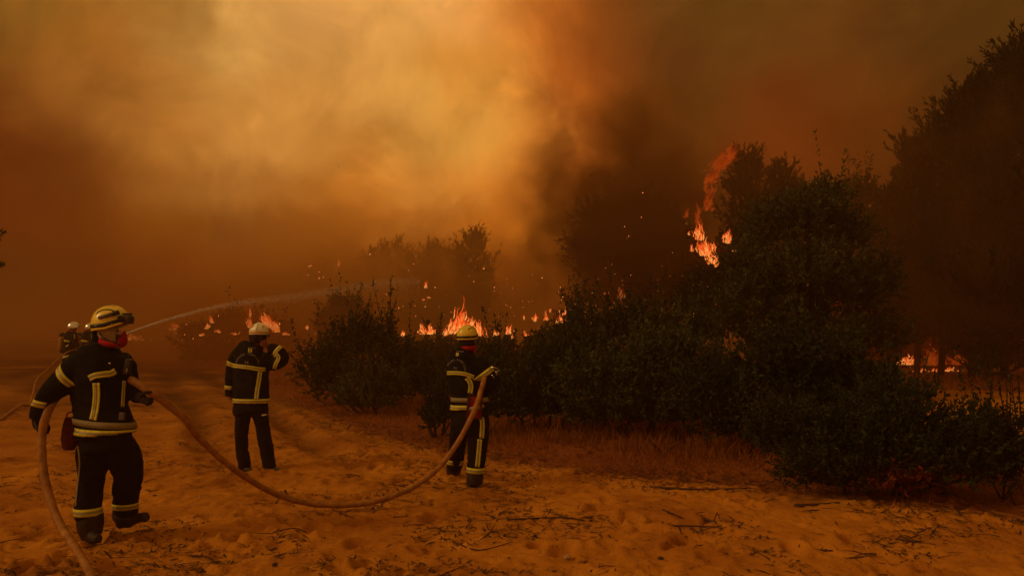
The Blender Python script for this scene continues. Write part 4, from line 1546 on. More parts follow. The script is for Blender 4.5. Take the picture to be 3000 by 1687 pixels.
# lowered hand
f2.chain(g, [(210, 690, 22, .6, 0), (222, 712, 20, .6, 0)])
for i in range(4):
    finger(g, f2, [(216 + i * 7, 712, -.02 + i * .01), (222 + i * 7, 726, -.02 + i * .01), (228 + i * 6, 722 + i, -.03)], 7)
finger(g, f2, [(205, 700, -.02), (204, 716, -.03), (214, 724, -.04)], 7)
f2.chain(g, [(325, 830, 48), (316, 1050, 40), (330, 1290, 34)])
f2.chain(g, [(462, 830, 50), (512, 1050, 42), (548, 1290, 34)])
f2.chain(g, [(430, 200, 20, 1.2, .05), (462, 225, 22, 1.2, .08), (500, 215, 18, 1.2, .06)])
remesh_obj('body', g, .009, M['skin'], f2.root, wr=0, smooth=2)
g = Geo()
f2.chain(g, [(456, 165, 74, 1.1, .0), (450, 205, 70, 1.15, .0), (440, 245, 62, 1.1, .0)], 18)
remesh_obj('hair', g, .010, M['hair'], f2.root, wr=.003, freq=25, seed=14)
g = Geo()
f2.chain(g, [(432, 246, 56, .85), (425, 268, 76, .85), (408, 292, 122, .7), (400, 330, 148, .62), (396, 390, 154, .60), (393, 460, 150, .60), (392, 550, 148, .60), (393, 640, 149, .62), (394, 756, 151, .64)], 26)
f2.chain(g, [(290, 330, 50), (252, 380, 50), (228, 460, 47), (218, 540, 44), (215, 610, 41), (210, 695, 36)])
f2.chain(g, [(500, 375, 78, 1, 0), (560, 412, 66, 1, 0), (625, 405, 58, 1, -.01), (660, 372, 54, 1, -.03), (635, 325, 50, 1, -.05), (590, 295, 42, 1, -.05), (545, 277, 34, 1, -.03)])
jk2, bv = remesh_obj('jacket', g, .013, M['fabric'], f2.root, wr=.008, freq=6, seed=21)
g = Geo()
f2.chain(g, [(394, 740, 136, .58), (390, 800, 148, .62), (392, 835, 146, .6)], 22)
f2.chain(g, [(325, 815, 66), (322, 900, 60), (314, 980, 54), (312, 1060, 52), (318, 1150, 51), (330, 1230, 51), (338, 1305, 52)])
f2.chain(g, [(462, 815, 72), (478, 900, 62), (498, 1000, 58), (515, 1100, 57), (532, 1190, 54), (548, 1260, 53), (553, 1305, 54)])
tr2, bvt = remesh_obj('trousers', g, .014, M['trouser'], f2.root, wr=.010, freq=6, seed=22)
for ch in ([(312, 1312, 26, 1, .0), (350, 1318, 24, 1, -.04), (398, 1324, 15, 1, -.08)], [(505, 1318, 24, 1, .02), (570, 1318, 26, 1, -.02), (648, 1326, 14, 1, -.08)]):
    g = Geo()
    f2.chain(g, ch, 14)
    f2.chain(g, [(ch[0][0] + 22, 1285, 34), (ch[0][0] + 20, 1318, 34)], 14)
    remesh_obj('shoe', g, .010, M['boot'], f2.root, wr=.002, seed=23)
f2.strip('reflective_tape', bv, [(236, 436), (290, 443), (370, 452), (440, 464), (515, 470)], 32, tapes())
f2.ring('reflective_tape', bv, (236, 425), (.35, -1), 34, tapes(), R_=.18)
f2.ring('reflective_tape', bv, (214, 622), (.1, -1), 30, tapes(), R_=.14)
f2.strip('reflective_tape', bv, [(470, 488), (460, 560), (446, 640), (436, 722)], 36, tapes())
f2.ring('hem_tape', bv, (394, 732), (.01, -1), 36, tapes(), R_=.55, n_=70)
f2.ring('reflective_tape', bv, (622, 312), (-.75, -.55), 34, tapes(), R_=.16, dz=-.05)
f2.strip('reflective_tape', bv, [(600, 338), (625, 362), (620, 388), (604, 418), (590, 466)], 32, tapes())
f2.strip('collar_tape', bv, [(376, 292), (373, 324)], 13, [M['yellow']], cols=(0,))
f2.strip('collar_tape', bv, [(396, 292), (393, 326)], 13, [M['yellow']], cols=(0,))
f2.text(bv, 'RESCUE', lambda i, n: (372 + i * 12.5, 292 - 0.0 * i, .02), 17)
ARC = 'SAPEURS-POMPIERS'


def arc_place(cx, cy, rad, a0, a1, sxx=1.0):
    def f(i, n):
        a = R(a0 + (a1 - a0) * i / (n - 1))
        return cx + math.sin(a) * rad * sxx, cy - math.cos(a) * rad, a
    return f


f2.text(bv, ARC, arc_place(362, 436, 92, -80, 78), 22)
f2.text(bv, '56', lambda i, n: (345 + 19 * i, 420, 0), 32)
f2.strip('trouser_label', bvt, [(484, 858), (525, 851)], 12, [M['shell_w']], cols=(0,), label='small torn white label on the trousers')
hel, Rm, k = helmet(f2, (460, 150), 82, -4, shell='shell_w', style='white', lamp=False, sx=.138, sy=.150, sz=.128)
g = Geo()
for sgn in (-1, 1):
    g.tube([f2.w(460 + sgn * 82, 170, .0), f2.w(460 + sgn * 82, 200, .0)], [.012, .008], 8)
g.tube([f2.w(380, 200, 0), f2.w(382, 240, 0)], .008, 6)
g.obj('chin_strap', M['blk'], hel)

# ------------------------------------------------------------------ firefighter with red pouch
f3 = Fig(1230, 920, 2.683, 8.25, 'firefighter in a yellow helmet with red scarf and red hip pouch')
f3.start(380, 1330, 0)
g = Geo()
f3.chain(g, [(378, 150, 44, 1.1), (380, 200, 56, 1.05), (378, 245, 46, 1), (372, 280, 40, 1), (360, 320, 85, .6), (360, 450, 105, .6), (370, 600, 95, .6), (392, 780, 105, .6)])
f3.chain(g, [(470, 370, 34), (570, 530, 30), (590, 480, 24), (572, 440, 18)])
f3.chain(g, [(300, 850, 48, 1, 0), (300, 1050, 40, 1, .2), (266, 1240, 34, 1, .42)])
f3.chain(g, [(455, 850, 50), (448, 1100, 42), (434, 1310, 34)])
f3.chain(g, [(425, 215, 18, 1.2, -.02), (440, 228, 12, 1.2, .0)])
remesh_obj('body', g, .013, M['skin'], f3.root, wr=0)
g = Geo()
f3.chain(g, [(370, 262, 52, .9), (366, 285, 72, .85), (354, 318, 108, .72), (352, 360, 130, .66), (358, 420, 148, .64), (362, 480, 148, .64), (368, 560, 138, .66), (378, 640, 130, .68), (390, 700, 146, .70), (394, 744, 152, .72)], 26)
f3.chain(g, [(440, 370, 62, 1, .0), (490, 415, 66, 1, -.02), (530, 480, 64, 1, -.03), (560, 545, 54, 1, -.02), (585, 540, 44, 1, .0), (592, 500, 38, 1, .02), (578, 455, 30, 1, .03)])
f3.chain(g, [(430, 380, 50, 1, .2), (500, 560, 48, 1, .25), (540, 600, 40, 1, .3), (575, 520, 34, 1, .3)])
jk3, bv = remesh_obj('jacket', g, .013, M['fabric'], f3.root, wr=.008, freq=6, seed=31)
g = Geo()
f3.chain(g, [(394, 725, 134, .62), (394, 850, 150, .66), (390, 930, 150, .62)], 22)
f3.chain(g, [(308, 880, 72, 1, .0), (302, 980, 66, 1, .1), (290, 1080, 64, 1, .2), (280, 1150, 64, 1, .3), (272, 1200, 60, 1, .36)])
f3.chain(g, [(458, 880, 86, 1), (456, 980, 80, 1), (450, 1080, 74, 1), (442, 1170, 70, 1), (436, 1250, 70, 1)])
tr3, bvt = remesh_obj('trousers', g, .014, M['trouser'], f3.root, wr=.010, freq=5, seed=32)
g = Geo()
f3.chain(g, [(268, 1185, 58, 1, .36), (265, 1235, 57, 1, .40), (264, 1262, 48, 1, .42)])
f3.chain(g, [(262, 1262, 30, 1, .34), (266, 1262, 30, 1, .52)])
remesh_obj('boot', g, .012, M['boot'], f3.root, wr=.003, seed=33)
g = Geo()
f3.chain(g, [(436, 1235, 64), (432, 1290, 66), (430, 1325, 64), (430, 1338, 64)])
f3.chain(g, [(428, 1325, 40, 1, -.03), (440, 1322, 26, 1, .18)])
remesh_obj('boot', g, .012, M['boot'], f3.root, wr=.003, seed=34)
f3.strip('reflective_tape', bv, [(213, 464), (270, 462), (340, 468), (385, 480), (425, 494)], 30, tapes())
f3.strip('reflective_tape', bv, [(368, 500), (392, 530), (402, 570), (394, 622)], 38, tapes())
f3.ring('reflective_tape', bv, (503, 476), (.55, .75), 42, tapes(), R_=.24, dz=-.03)
f3.ring('hem_tape', bv, (394, 726), (-.03, -1), 36, tapes(), R_=.55, n_=70)
f3.ring('belt', bv, (378, 668), (0, -1), 32, [M['belt']], cols=(0,), R_=.55, off=.010, n_=70)
f3.ring('reflective_tape', bvt, (281, 1160), (.05, -1), 38, tapes(), R_=.2, dz=.31)
f3.ring('reflective_tape', bvt, (438, 1222), (.05, -1), 42, tapes(), R_=.22)
f3.strip('side_stripe', bvt, [(484, 812), (492, 860), (486, 975)], 36, tapes())
f3.strip('side_stripe', bvt, [(472, 982), (464, 1080), (452, 1200)], 36, tapes())
f3.text(bv, 'RESCUE', lambda i, n: (292 + i * 9.5, 298, .05), 14)
f3.strip('collar_tape', bv, [(290, 304), (288, 330)], 9, [M['yellow']], cols=(0,))
f3.strip('collar_tape', bv, [(302, 304), (300, 330)], 9, [M['yellow']], cols=(0,))
f3.text(bv, ARC, arc_place(285, 440, 76, -85, 92, .85), 19)
f3.text(bv, '56', lambda i, n: (272 + 13 * i, 430, 0), 22)
g = Geo()
f3.chain(g, [(376, 190, 64, 1.05, .0), (374, 222, 64, 1.05, .0), (374, 252, 58, 1, .0)], 18)
remesh_obj('hair', g, .010, M['hair'], f3.root, wr=.002, freq=25, seed=35)
g = Geo()
f3.chain(g, [(378, 250, 60, .95), (380, 268, 62, .95), (384, 288, 56, .95)], 18)
f3.chain(g, [(430, 270, 18, 1, -.02), (428, 295, 14, 1, -.03), (432, 312, 7, 1, -.03)], 10)
remesh_obj('scarf', g, .008, M['red'], f3.root, wr=.006, freq=16, seed=36)
helmet(f3, (372, 172), 84, 38, pitch=2, lamp=False, sx=.135, sz=.142)
g = Geo()
f3.chain(g, [(440, 205, 16, 1.2, .02), (442, 235, 14, 1.2, .02)], 10)
g.obj('ear_guard', M['blk'], f3.root)
# pouch
g = Geo()
cx = f3.w(428, 735, -.215)
rot = Matrix.Rotation(.06, 3, 'Y')
g.box(cx, (f3.r(50), .045, f3.r(80)), rot)
po = g.obj('hip_pouch', M['pouch_r'], f3.root, bevel=.02)
g = Geo()
for xx_ in (378, 484):
    g.box(f3.w(xx_, 735, -.235), (f3.r(8), .040, f3.r(86)), rot)
g.tube([f3.w(378, 655, -.23), f3.w(400, 628, -.2), f3.w(430, 640, -.22)], .010, 6)
g.obj('pouch_strap', M['darkred'], po, bevel=.006)
g = Geo()
g.box(f3.w(428, 738, -.265), (f3.r(44), .004, f3.r(13)), Matrix.Rotation(-.2, 3, 'Y'))
g.obj('pouch_tape', M['silver'], po)
# hands and the metal nozzle
g = Geo()
f3.chain(g, [(578, 462, 22, .6, .03), (572, 440, 22, .6, .02), (566, 425, 16, .6, .02)], 12)
for i in range(4):
    finger(g, f3, [(570 + i * 3, 432 + i * 9, .0), (586 + i * 3, 430 + i * 9, -.02), (598 + i * 2, 436 + i * 9, .02)], 6.5)
finger(g, f3, [(562, 432, .0), (552, 422, -.02), (536, 418, -.02)], 7)
remesh_obj('glove', g, .006, M['glove'], f3.root, wr=.002, freq=20, smooth=2, seed=37)

nz = Geo()
A, B = f3.w(585, 425, -.06), f3.w(610, 455, -.02)
nz.tube([A, B], [f3.r(9), f3.r(9)], 12)
noz = empty('hose_nozzle', f3.w(595, 440, -.04))
tag(noz, 'small shiny metal nozzle held in the gloved hands of the firefighter with the red pouch', 'nozzle')
nz.obj('barrel', M['blk'], noz)
nz = Geo()
for pts in ([(562, 417), (572, 424), (578, 438), (600, 450)], [(600, 450), (612, 446), (629, 441)], [(600, 450), (608, 466), (602, 484)], [(566, 416), (596, 421), (616, 430)], [(563, 478), (574, 484), (583, 498), (582, 508)]):
    nz.tube([f3.w(x_, y_, -.11) for x_, y_ in pts], f3.r(2.6), 6)
nz.obj('handle', M['metal'], noz)

# ------------------------------------------------------------------ far firefighters with air cylinders


def far_person(ox, label, D, heli=(560, 318), scale=1.0, tank_side=-1, full=True, seed=50):
    f = Fig(60 + ox, 870, 3.6227, D, label)
    f.start(500, 1010, 0)
    g = Geo()
    f.chain(g, [(560, 330, 40, 1), (552, 370, 30, 1), (540, 430, 50, .7), (520, 560, 48, .7)])
    f.chain(g, [(512, 600, 34), (490, 760, 28), (470, 980, 22)])
    f.chain(g, [(540, 600, 34), (560, 760, 28), (560, 980, 22)])
    f.chain(g, [(590, 400, 26), (610, 480, 22), (640, 520, 16)])
    remesh_obj('body', g, .02, M['skin'], f.root, wr=0)
    g = Geo()
    f.chain(g, [(555, 362, 34, .9), (548, 385, 62, .8), (542, 430, 72, .75), (530, 500, 64, .75), (515, 560, 60, .8), (508, 600, 64, .8)], 18)
    f.chain(g, [(560, 400, 34, 1, -.15), (580, 460, 30, 1, -.2), (590, 505, 26, 1, -.2), (625, 515, 22, 1, -.15)])
    f.chain(g, [(580, 400, 34, 1, .15), (600, 470, 30, 1, .2), (640, 510, 22, 1, .1)])
    j, bv = remesh_obj('jacket', g, .02, M['fabric'], f.root, wr=.01, seed=seed)
    g = Geo()
    f.chain(g, [(508, 590, 58, .8), (508, 640, 60, .8)], 16)
    f.chain(g, [(490, 640, 40, 1, -.05), (478, 720, 38, 1, -.1), (470, 850, 32, 1, -.1), (462, 990, 30, 1, -.1)])
    f.chain(g, [(530, 640, 40, 1, .1), (550, 720, 38, 1, .15), (556, 850, 32, 1, .15), (560, 985, 30, 1, .15)])
    t_, bvt = remesh_obj('trousers', g, .02, M['trouser'], f.root, wr=.01, seed=seed + 1)
    for bx_ in ((462, -.1), (562, .15)):
        g = Geo()
        f.chain(g, [(bx_[0] - 8, 1000, 20, 1, bx_[1]), (bx_[0] + 30, 1006, 16, 1, bx_[1])], 10)
        g.obj('boot', M['boot'], f.root)
    f.ring('reflective_tape', bv, (532, 468), (.12, -1), 17, tapes(), R_=.5)
    f.ring('hem_tape', bvt, (505, 632), (-.15, -1), 22, tapes(), R_=.5)
    f.strip('reflective_tape', bv, [(480, 525), (510, 508)], 14, tapes())
    f.strip('side_stripe', bv, [(572, 395), (575, 440)], 8, tapes())
    hel, Rm, k = helmet(f, heli, 56 * scale, 75, shell='chrome', style='chrome', lamp=False, vents=False)
    # air cylinder on the back
    tk = Geo()
    f.chain(tk, [(436, 430, 20), (434, 450, 26), (428, 520, 26), (424, 556, 22), (424, 572, 12)], 14)
    tko = tk.obj('air_cylinder', M['tank'], f.root)
    tk = Geo()
    f.chain(tk, [(440, 378, 26, .8), (438, 420, 28, .8)], 10)
    f.chain(tk, [(424, 565, 14), (432, 590, 10)], 8)
    f.chain(tk, [(470, 390, 12), (480, 480, 14), (470, 560, 12)], 8)
    tk.obj('cylinder_harness', M['blk'], tko)
    return f


f4 = far_person(0, 'firefighter in a chrome helmet with an ochre air cylinder, farther back at left', 20.5, seed=50)
f5 = far_person(50, 'firefighter in a chrome helmet half hidden behind the goggled firefighter head', 21.5, heli=(558, 325), scale=.9, seed=54)
f6 = far_person(-245, 'firefighter cut off by the left border, only a dark sleeve with a band showing', 17.0, seed=58)


# ------------------------------------------------------------------ hoses
def hose(name, pts, label, rad, mat='hose', rad2=None):
    q = smooth_path([tuple(p) for p in pts], 10)
    g = Geo()
    W = [Vector(p) for p in q]
    n_ = len(W)
    g.tube(W, [(rad + ((rad2 or rad) - rad) * min(1, max(0, (i / n_ - .4) / .2))) * (1 if rad2 is None else min(1, .80 + .20 * i / n_ / .22)) * (1 + .03 * math.sin(i * .9) + .02 * math.sin(i * .37)) for i in range(n_)], 18)
    o = g.obj(name, M[mat], None, W[0])
    tag(o, label, 'hose')
    return o


zs = lambda x, y: (40 + x / 1.812, 860 + y / 1.812)
hp = []
for (x, y, Y) in [(560, 1620, 4.0), (480, 1520, 4.55), (410, 1445, 5.0), (330, 1350, 5.28), (250, 1232, 5.50), (200, 1110, 5.62), (166, 985, 5.70), (150, 865, 5.75), (151, 745, 5.80), (176, 640, 5.84), (232, 545, 5.95), (330, 480, 6.20), (450, 440, 6.28), (560, 436, 6.27), (600, 448, 6.10), (645, 470, 5.93), (740, 532, 5.92), (820, 592, 5.98), (906, 662, 6.02)]:
    p = P(*zs(x, y), Y)
    hp.append(p)
for p in hp[:3]:
    p.z = gz(p.x, p.y) + .033
for (x, y, Y) in [(582, 1281, 6.15), (664, 1357, 6.40), (745, 1413, 6.62), (815, 1449, 6.80), (908, 1474, 6.95), (1002, 1479, 7.05), (1106, 1467, 7.15), (1200, 1431, 7.32), (1281, 1374, 7.50), (1339, 1299, 7.65), (1380, 1223, 7.76), (1398, 1180, 7.84), (1409, 1143, 7.95), (1420, 1105, 8.1)]:
    hp.append(P(x, y, Y))
hose('fire_hose', hp, 'thick orange-brown fire hose looping from the goggled firefighter to the one with the red pouch', .0315, rad2=.0262)
w2 = lambda x, y: (60 + x / 3.6227, 870 + y / 3.6227)
q = []
for (x, y, Y) in [(-260, 1090, 14.0), (0, 1000, 16.5), (110, 950, 17.6), (170, 885, 18.4), (250, 805, 19.2), (350, 710, 19.9), (430, 635, 20.2), (500, 585, 20.3), (600, 545, 20.6), (720, 505, 21.2), (900, 470, 22.5), (1080, 420, 23.5)]:
    q.append(P(*w2(x, y), Y))
for p in q[:3]: p.z = gz(p.x, p.y) + .03
hose('attack_hose', q, 'thin hose rising from the sand to the two chrome-helmeted firefighters', .024)

# ------------------------------------------------------------------ water jet: a cone of fine droplets
rng = np.random.default_rng(3)
ctrl = smooth_path([tuple(P(372, 976, 23.6)), tuple(P(470, 942, 25)), tuple(P(600, 905, 27)), tuple(P(720, 882, 29)), tuple(P(850, 866, 31)), tuple(P(980, 848, 34)), tuple(P(1120, 828, 37)), tuple(P(1230, 822, 40))], 12)
ctrl = np.array(ctrl)
n = 5000
tt = rng.uniform(0, 1, n) ** 1.35
ii = tt * (len(ctrl) - 1.001)
i0 = ii.astype(int)
c_ = ctrl[i0] + (ctrl[i0 + 1] - ctrl[i0]) * (ii - i0)[:, None]
rad = .02 + .34 * tt ** 1.5
c_ = c_ + rng.normal(size=(n, 3)) * rad[:, None] * .5 - np.c_[tt * 0, tt * 0, np.abs(rng.normal(size=n)) * tt ** 2 * .35]
sz = (.004 + .007 * rng.uniform(0, 1, n))[:, None]
tet = np.array([[1, 1, 1], [1, -1, -1], [-1, 1, -1], [-1, -1, 1]]) * .8
V = (c_[:, None, :] + tet[None] * sz[:, None, :]).reshape(-1, 3)
k = np.arange(n)[:, None, None] * 4
F_ = (k + np.array([[0, 1, 2], [0, 3, 1], [0, 2, 3], [1, 3, 2]])[None]).reshape(-1, 3)
M['water'] = bsdf_mat('water_drops', (.8, .8, .78), .2, var=.02)
me = np_mesh('water_jet', V, F_)
jet = link_mesh('water_jet', me, M['water'])
tag(jet, 'pale jet of water arching from the far firefighters towards the fire', 'water', None, 'stuff')
g = Geo()
g.tube([Vector(p) for p in ctrl], [.03 + .20 * (i / len(ctrl)) ** 1.2 for i in range(len(ctrl))], 12)
m = bpy.data.materials.new('water_mist')
m.use_nodes = True
t = m.node_tree
t.nodes.clear()
pv = N(t, 'ShaderNodeVolumePrincipled')
pv.inputs['Color'].default_value = (.95, .93, .88, 1)
pv.inputs['Density'].default_value = .17
ou = N(t, 'ShaderNodeOutputMaterial')
t.links.new(pv.outputs[0], ou.inputs['Volume'])
mo = g.obj('mist', m, jet, fixn=True)
tag(mo, kind='stuff')


# ------------------------------------------------------------------ fire
def fire(label, tongues, mat='flame', name='fire', seed=0, group=None):
    """tongues: (px, py_base, height_px, width_px, Y, lean_px, n); each tuple is one clump of flames"""
    rd = random.Random(seed)
    root = None
    for (px, pyb, hp_, wp, Y, ln, cnt) in tongues:
        V, F_, H = [], [], []
        if root is None:
            root = empty(name, P(px, pyb, Y))
            tag(root, label, 'fire', group)
        for c in range(int(cnt * 2.6)):
            bx_ = px + rd.gauss(0, wp * .5)
            by_ = pyb - abs(rd.gauss(0, hp_ * .28))
            hh = hp_ * rd.uniform(.18, .95) * (1 - min(.6, abs(bx_ - px) / max(wp, 1) * .4))
            rr = wp * rd.uniform(.03, .09) + .8 if mat == 'flame' else wp * rd.uniform(.10, .26) + 2.0
            Yd = Y + rd.uniform(-.4, .4)
            ph = rd.uniform(0, 6.28)
            nr, ns = 9, 6
            base = len(V)
            cut = rd.uniform(.6, 1.3)
            for i in range(nr):
                s_ = i / (nr - 1)
                cxp = bx_ + ln * s_ * rd.uniform(.8, 1.1) + math.sin(ph + s_ * 6) * rr * 1.9 * s_ + rd.gauss(0, rr * .25)
                cyp = by_ - hh * s_
                r_ = rr * (math.sin(math.pi * min(1, (s_ * .8 + .2))) ** .8) * (1 - .5 * s_) * rd.uniform(.5, 1.4)
                if i == nr - 1: r_ = .05
                cc = P(cxp, cyp, Yd)
                r_w = r_ / FPX * Yd
                for k_ in range(ns):
                    a = 2 * math.pi * k_ / ns
                    V.append((cc.x + math.cos(a) * r_w, cc.y + math.sin(a) * r_w, cc.z))
                    H.append(((1 - s_) * .85 + .22) * cut + rd.uniform(-.1, .1))
            for i in range(nr - 1):
                for k_ in range(ns):
                    k2 = (k_ + 1) % ns
                    F_.append((base + i * ns + k_, base + i * ns + k2, base + (i + 1) * ns + k2, base + (i + 1) * ns + k_))
        me = np_mesh('flame', np.array(V), np.array(F_), {'fire_glow': np.array(H)})
        tag(link_mesh('flame', me, M[mat], root), kind='stuff')
    return root


fire('low orange fire on the ground behind the goggled firefighter face', [(382, 997, 16, 22, 52, -4, 12), (412, 998, 10, 16, 52, 0, 8), (335, 996, 12, 20, 52, 0, 8), (450, 997, 6, 12, 52, 0, 4), (478, 997, 7, 10, 52, 0, 4)], seed=1)
fire('small orange flame low at left under the water jet', [(512, 968, 22, 14, 46, -4, 14), (517, 978, 8, 8, 46, 0, 6)], seed=2)
fire('scatter of tiny ground flames left of the hazy bush', [(535, 995, 7, 14, 46, 0, 8), (556, 994, 9, 6, 46, 0, 5), (545, 990, 10, 6, 46, 0, 3)], seed=3)
fire('thin reddish flames left of the hazy bush', [(606, 964, 16, 9, 39, 4, 9), (620, 948, 24, 6, 39, -4, 7)], mat='flame', seed=4)
fire('narrow flame rising left of the white helmet', [(732, 962, 34, 9, 38, -2, 14), (733, 930, 26, 5, 38, 0, 7)], seed=5)
fire('bright flames right of the white helmet', [(778, 952, 36, 14, 38, -8, 14), (792, 963, 36, 18, 38, -8, 22), (808, 974, 28, 14, 38, -4, 18), (838, 982, 12, 12, 38, 0, 9)], seed=6)
fire('bright flames behind the yellow helmet of the firefighter with the pouch', [(1345, 975, 66, 26, 19.5, 8, 24), (1322, 980, 48, 18, 19.5, 10, 12), (1378, 965, 38, 9, 19.5, 4, 10), (1404, 985, 44, 16, 19.5, -5, 16), (1306, 985, 26, 7, 19.5, 0, 7)], seed=7)
fire('dim reddish flames left of the bright ones behind the pouch firefighter', [(1262, 980, 26, 18, 20, 0, 12), (1236, 970, 26, 5, 20, 0, 5), (1240, 980, 18, 18, 20, 0, 8)], mat='flame', seed=8)
fire('small flames in the shrub tops right of the pouch firefighter', [(1490, 980, 26, 14, 20, 0, 9), (1503, 996, 22, 5, 20, 0, 5), (1567, 942, 26, 8, 20, 0, 8), (1535, 938, 16, 3, 20, 0, 3)], seed=9)
fire('flames among the leaves at the left side of the dark tree', [(1612, 916, 14, 4, 22, 0, 4), (1645, 950, 30, 18, 22, -6, 12), (1655, 925, 20, 12, 22, 0, 6)], seed=10)
fire('broken orange flames low on the huge dark tree', [(1775, 868, 16, 7, 26, 0, 5), (1800, 905, 26, 18, 26, 8, 12), (1818, 880, 30, 16, 26, 4, 8), (1835, 900, 12, 10, 26, 0, 4)], mat='flame', seed=11)
fire('intense fire burning in the crown of the tree left of the oak', [(2050, 705, 50, 14, 22.5, -4, 16), (2068, 750, 46, 24, 22.5, -6, 30), (2090, 775, 56, 18, 22.5, -10, 24), (2098, 783, 30, 6, 22.5, 0, 8), (2128, 715, 44, 14, 22.5, 6, 13), (2150, 738, 10, 6, 22.5, 0, 4), (2026, 738, 22, 6, 22.5, 0, 5), (2018, 690, 14, 4, 22.5, 0, 4)], seed=12)
fire('thin flames climbing up the left of the burning tree', [(2012, 640, 38, 6, 22.4, 0, 6), (2045, 660, 70, 9, 22.4, -8, 8)], mat='redflame', seed=13)
fire('tall red flame drifting up beside the spiky pine', [(2078, 540, 60, 22, 22.2, 34, 12), (2105, 500, 62, 24, 22.2, 30, 18), (2130, 475, 62, 18, 22.2, 30, 14), (2075, 620, 90, 18, 22.2, 6, 10)], mat='redflame', seed=14)
fire('red flames on the ground at the foot of the dark stand', [(2632, 1070, 16, 14, 32, 0, 9), (2660, 1070, 26, 24, 32, 0, 22)], mat='flame', seed=15)
fire('thin line of bright ground fire under the dark stand', [(2697, 1090, 10, 16, 29, 0, 10), (2741, 1090, 10, 18, 29, 0, 12), (2782, 1088, 12, 14, 29, 0, 10), (2808, 1090, 8, 5, 29, 0, 4), (2842, 1090, 10, 10, 29, 0, 7)], seed=16)
fire('small bright fire right of the pine trunk in the dark stand', [(2896, 1082, 22, 8, 28, -6, 12)], seed=17)
fire('dim red fire glimmering between the trunks of the dark stand', [(2730, 1072, 60, 22, 33, 0, 14), (2765, 1070, 30, 16, 33, 0, 9), (2805, 1070, 50, 24, 33, 0, 16), (2855, 1062, 36, 16, 33, 0, 10), (2815, 945, 44, 12, 33, 0, 5)], mat='redflame', seed=18)
fire('small flame high in the smoke above the broad leafy shrub', [(993, 782, 22, 5, 50, -3, 5), (985, 788, 8, 4, 50, 0, 3)], seed=19)
fire('thin flame hanging in the smoke left of the lone pine', [(1247, 846, 24, 4, 45, 0, 5), (1240, 880, 8, 5, 45, 0, 4), (1256, 874, 6, 5, 45, 0, 3)], mat='flame', seed=20)

fire('low broken fire line at the foot of the hazy bush', [(590, 985, 9, 12, 36, 0, 6), (640, 975, 12, 10, 36, 0, 6), (690, 982, 12, 12, 36, 0, 6)], seed=21)
fire('small flames at the right foot of the broad leafy shrub', [(900, 965, 10, 6, 24, 0, 4), (1110, 975, 14, 8, 22, 0, 6), (1180, 985, 18, 8, 21, 0, 6)], seed=22)
fire('scattered flames in the scrub between the pouch firefighter and the dark tree', [(1450, 985, 20, 10, 19, 0, 6), (1425, 988, 14, 6, 19, 0, 4), (1540, 985, 14, 8, 19, 0, 5), (1600, 940, 24, 6, 21, -4, 5)], seed=23)
fire('small flames deep in the thicket under the burning tree', [(1896, 985, 10, 6, 19, 0, 4), (2030, 930, 14, 6, 19, 0, 4), (2100, 895, 16, 6, 21, 0, 5)], seed=24)
# embers
me_e = bpy.data.meshes.new('ember')
bm = bmesh.new()
bmesh.ops.create_icosphere(bm, subdivisions=1, radius=1)
for v in bm.verts: v.co.z *= 1.5
bm.to_mesh(me_e)
bm.free()
a_ = me_e.attributes.new('fire_glow', 'FLOAT', 'POINT')
a_.data.foreach_set('value', [.55] * len(me_e.vertices))
me_e.materials.append(M['ember'])
rd = random.Random(4)
spots = [(906, 780), (912, 778), (902, 805), (935, 797), (935, 815), (948, 812), (1084, 745), (1132, 862), (1168, 902), (1212, 773), (1218, 926), (1246, 898), (1275, 842), (1196, 792), (1216, 896), (1322, 914), (1374, 808), (1388, 825), (1417, 787), (1418, 786), (1448, 842), (1448, 852), (1482, 893), (1496, 900), (1485, 917), (1533, 900), (1588, 814), (1637, 856), (1642, 842), (1649, 870), (1645, 878), (1685, 891), (1830, 664), (1879, 637), (1842, 692), (1848, 806), (1883, 565), (2010, 656), (2100, 890), (2102, 896), (2095, 905), (2099, 878), (2035, 990), (2024, 934), (1900, 932), (1904, 980), (1817, 973), (1811, 964), (2038, 1025), (2037, 1005), (1963, 1000), (2770, 888), (2771, 912), (2736, 930), (2848, 912), (2826, 930), (2838, 938), (2842, 943), (2898, 917), (2795, 990), (2806, 1012), (2800, 985), (2735, 1022), (2672, 892), (546, 950), (541, 980), (566, 992), (640, 925), (2260, 860), (2340, 910), (2948, 876), (2830, 925), (2850, 930)]
for i in range(90):
    spots.append((rd.gauss(1450, 260), rd.gauss(900, 60)))
for i in range(30):
    spots.append((rd.uniform(1750, 2120), rd.gauss(880, 70)))
for i in range(64):
    spots.append((rd.uniform(2610, 2930), min(1085, rd.gauss(990, 60))))
for i, (px, py) in enumerate(spots):
    big = i < 74
    Y = 21.5 if 1700 < px < 2300 else (30 if px >= 2650 else (20 if px > 1500 else 32))
    Y += rd.uniform(-2, 2)
    o = bpy.data.objects.new('ember', me_e)
    o.location = P(px, py, Y)
    s_ = (rd.uniform(.8, 1.6) if big else rd.uniform(.35, .85)) / FPX * Y
    o.scale = (s_, s_, s_ * rd.uniform(.8, 1.5))
    o.rotation_euler = (rd.uniform(-1, 1), rd.uniform(-1, 1), 0)
    zone = ('drifting in the smoke left of the lone hazy pine' if px < 1200 else 'flying above the fire behind the pouch firefighter' if px < 1550 else 'over the shrubs at the left edge of the dark tree' if px < 1700 else 'in the dark leaves of the huge smoke-darkened tree' if px < 1990 else 'round the burning tree left of the oak' if px < 2600 else 'between the trunks of the dark stand at right')
    tag(o, ('bright orange ember ' if big else 'tiny dim ember ') + zone, 'ember', 'embers glowing over the burning scrub')
    COL.objects.link(o)
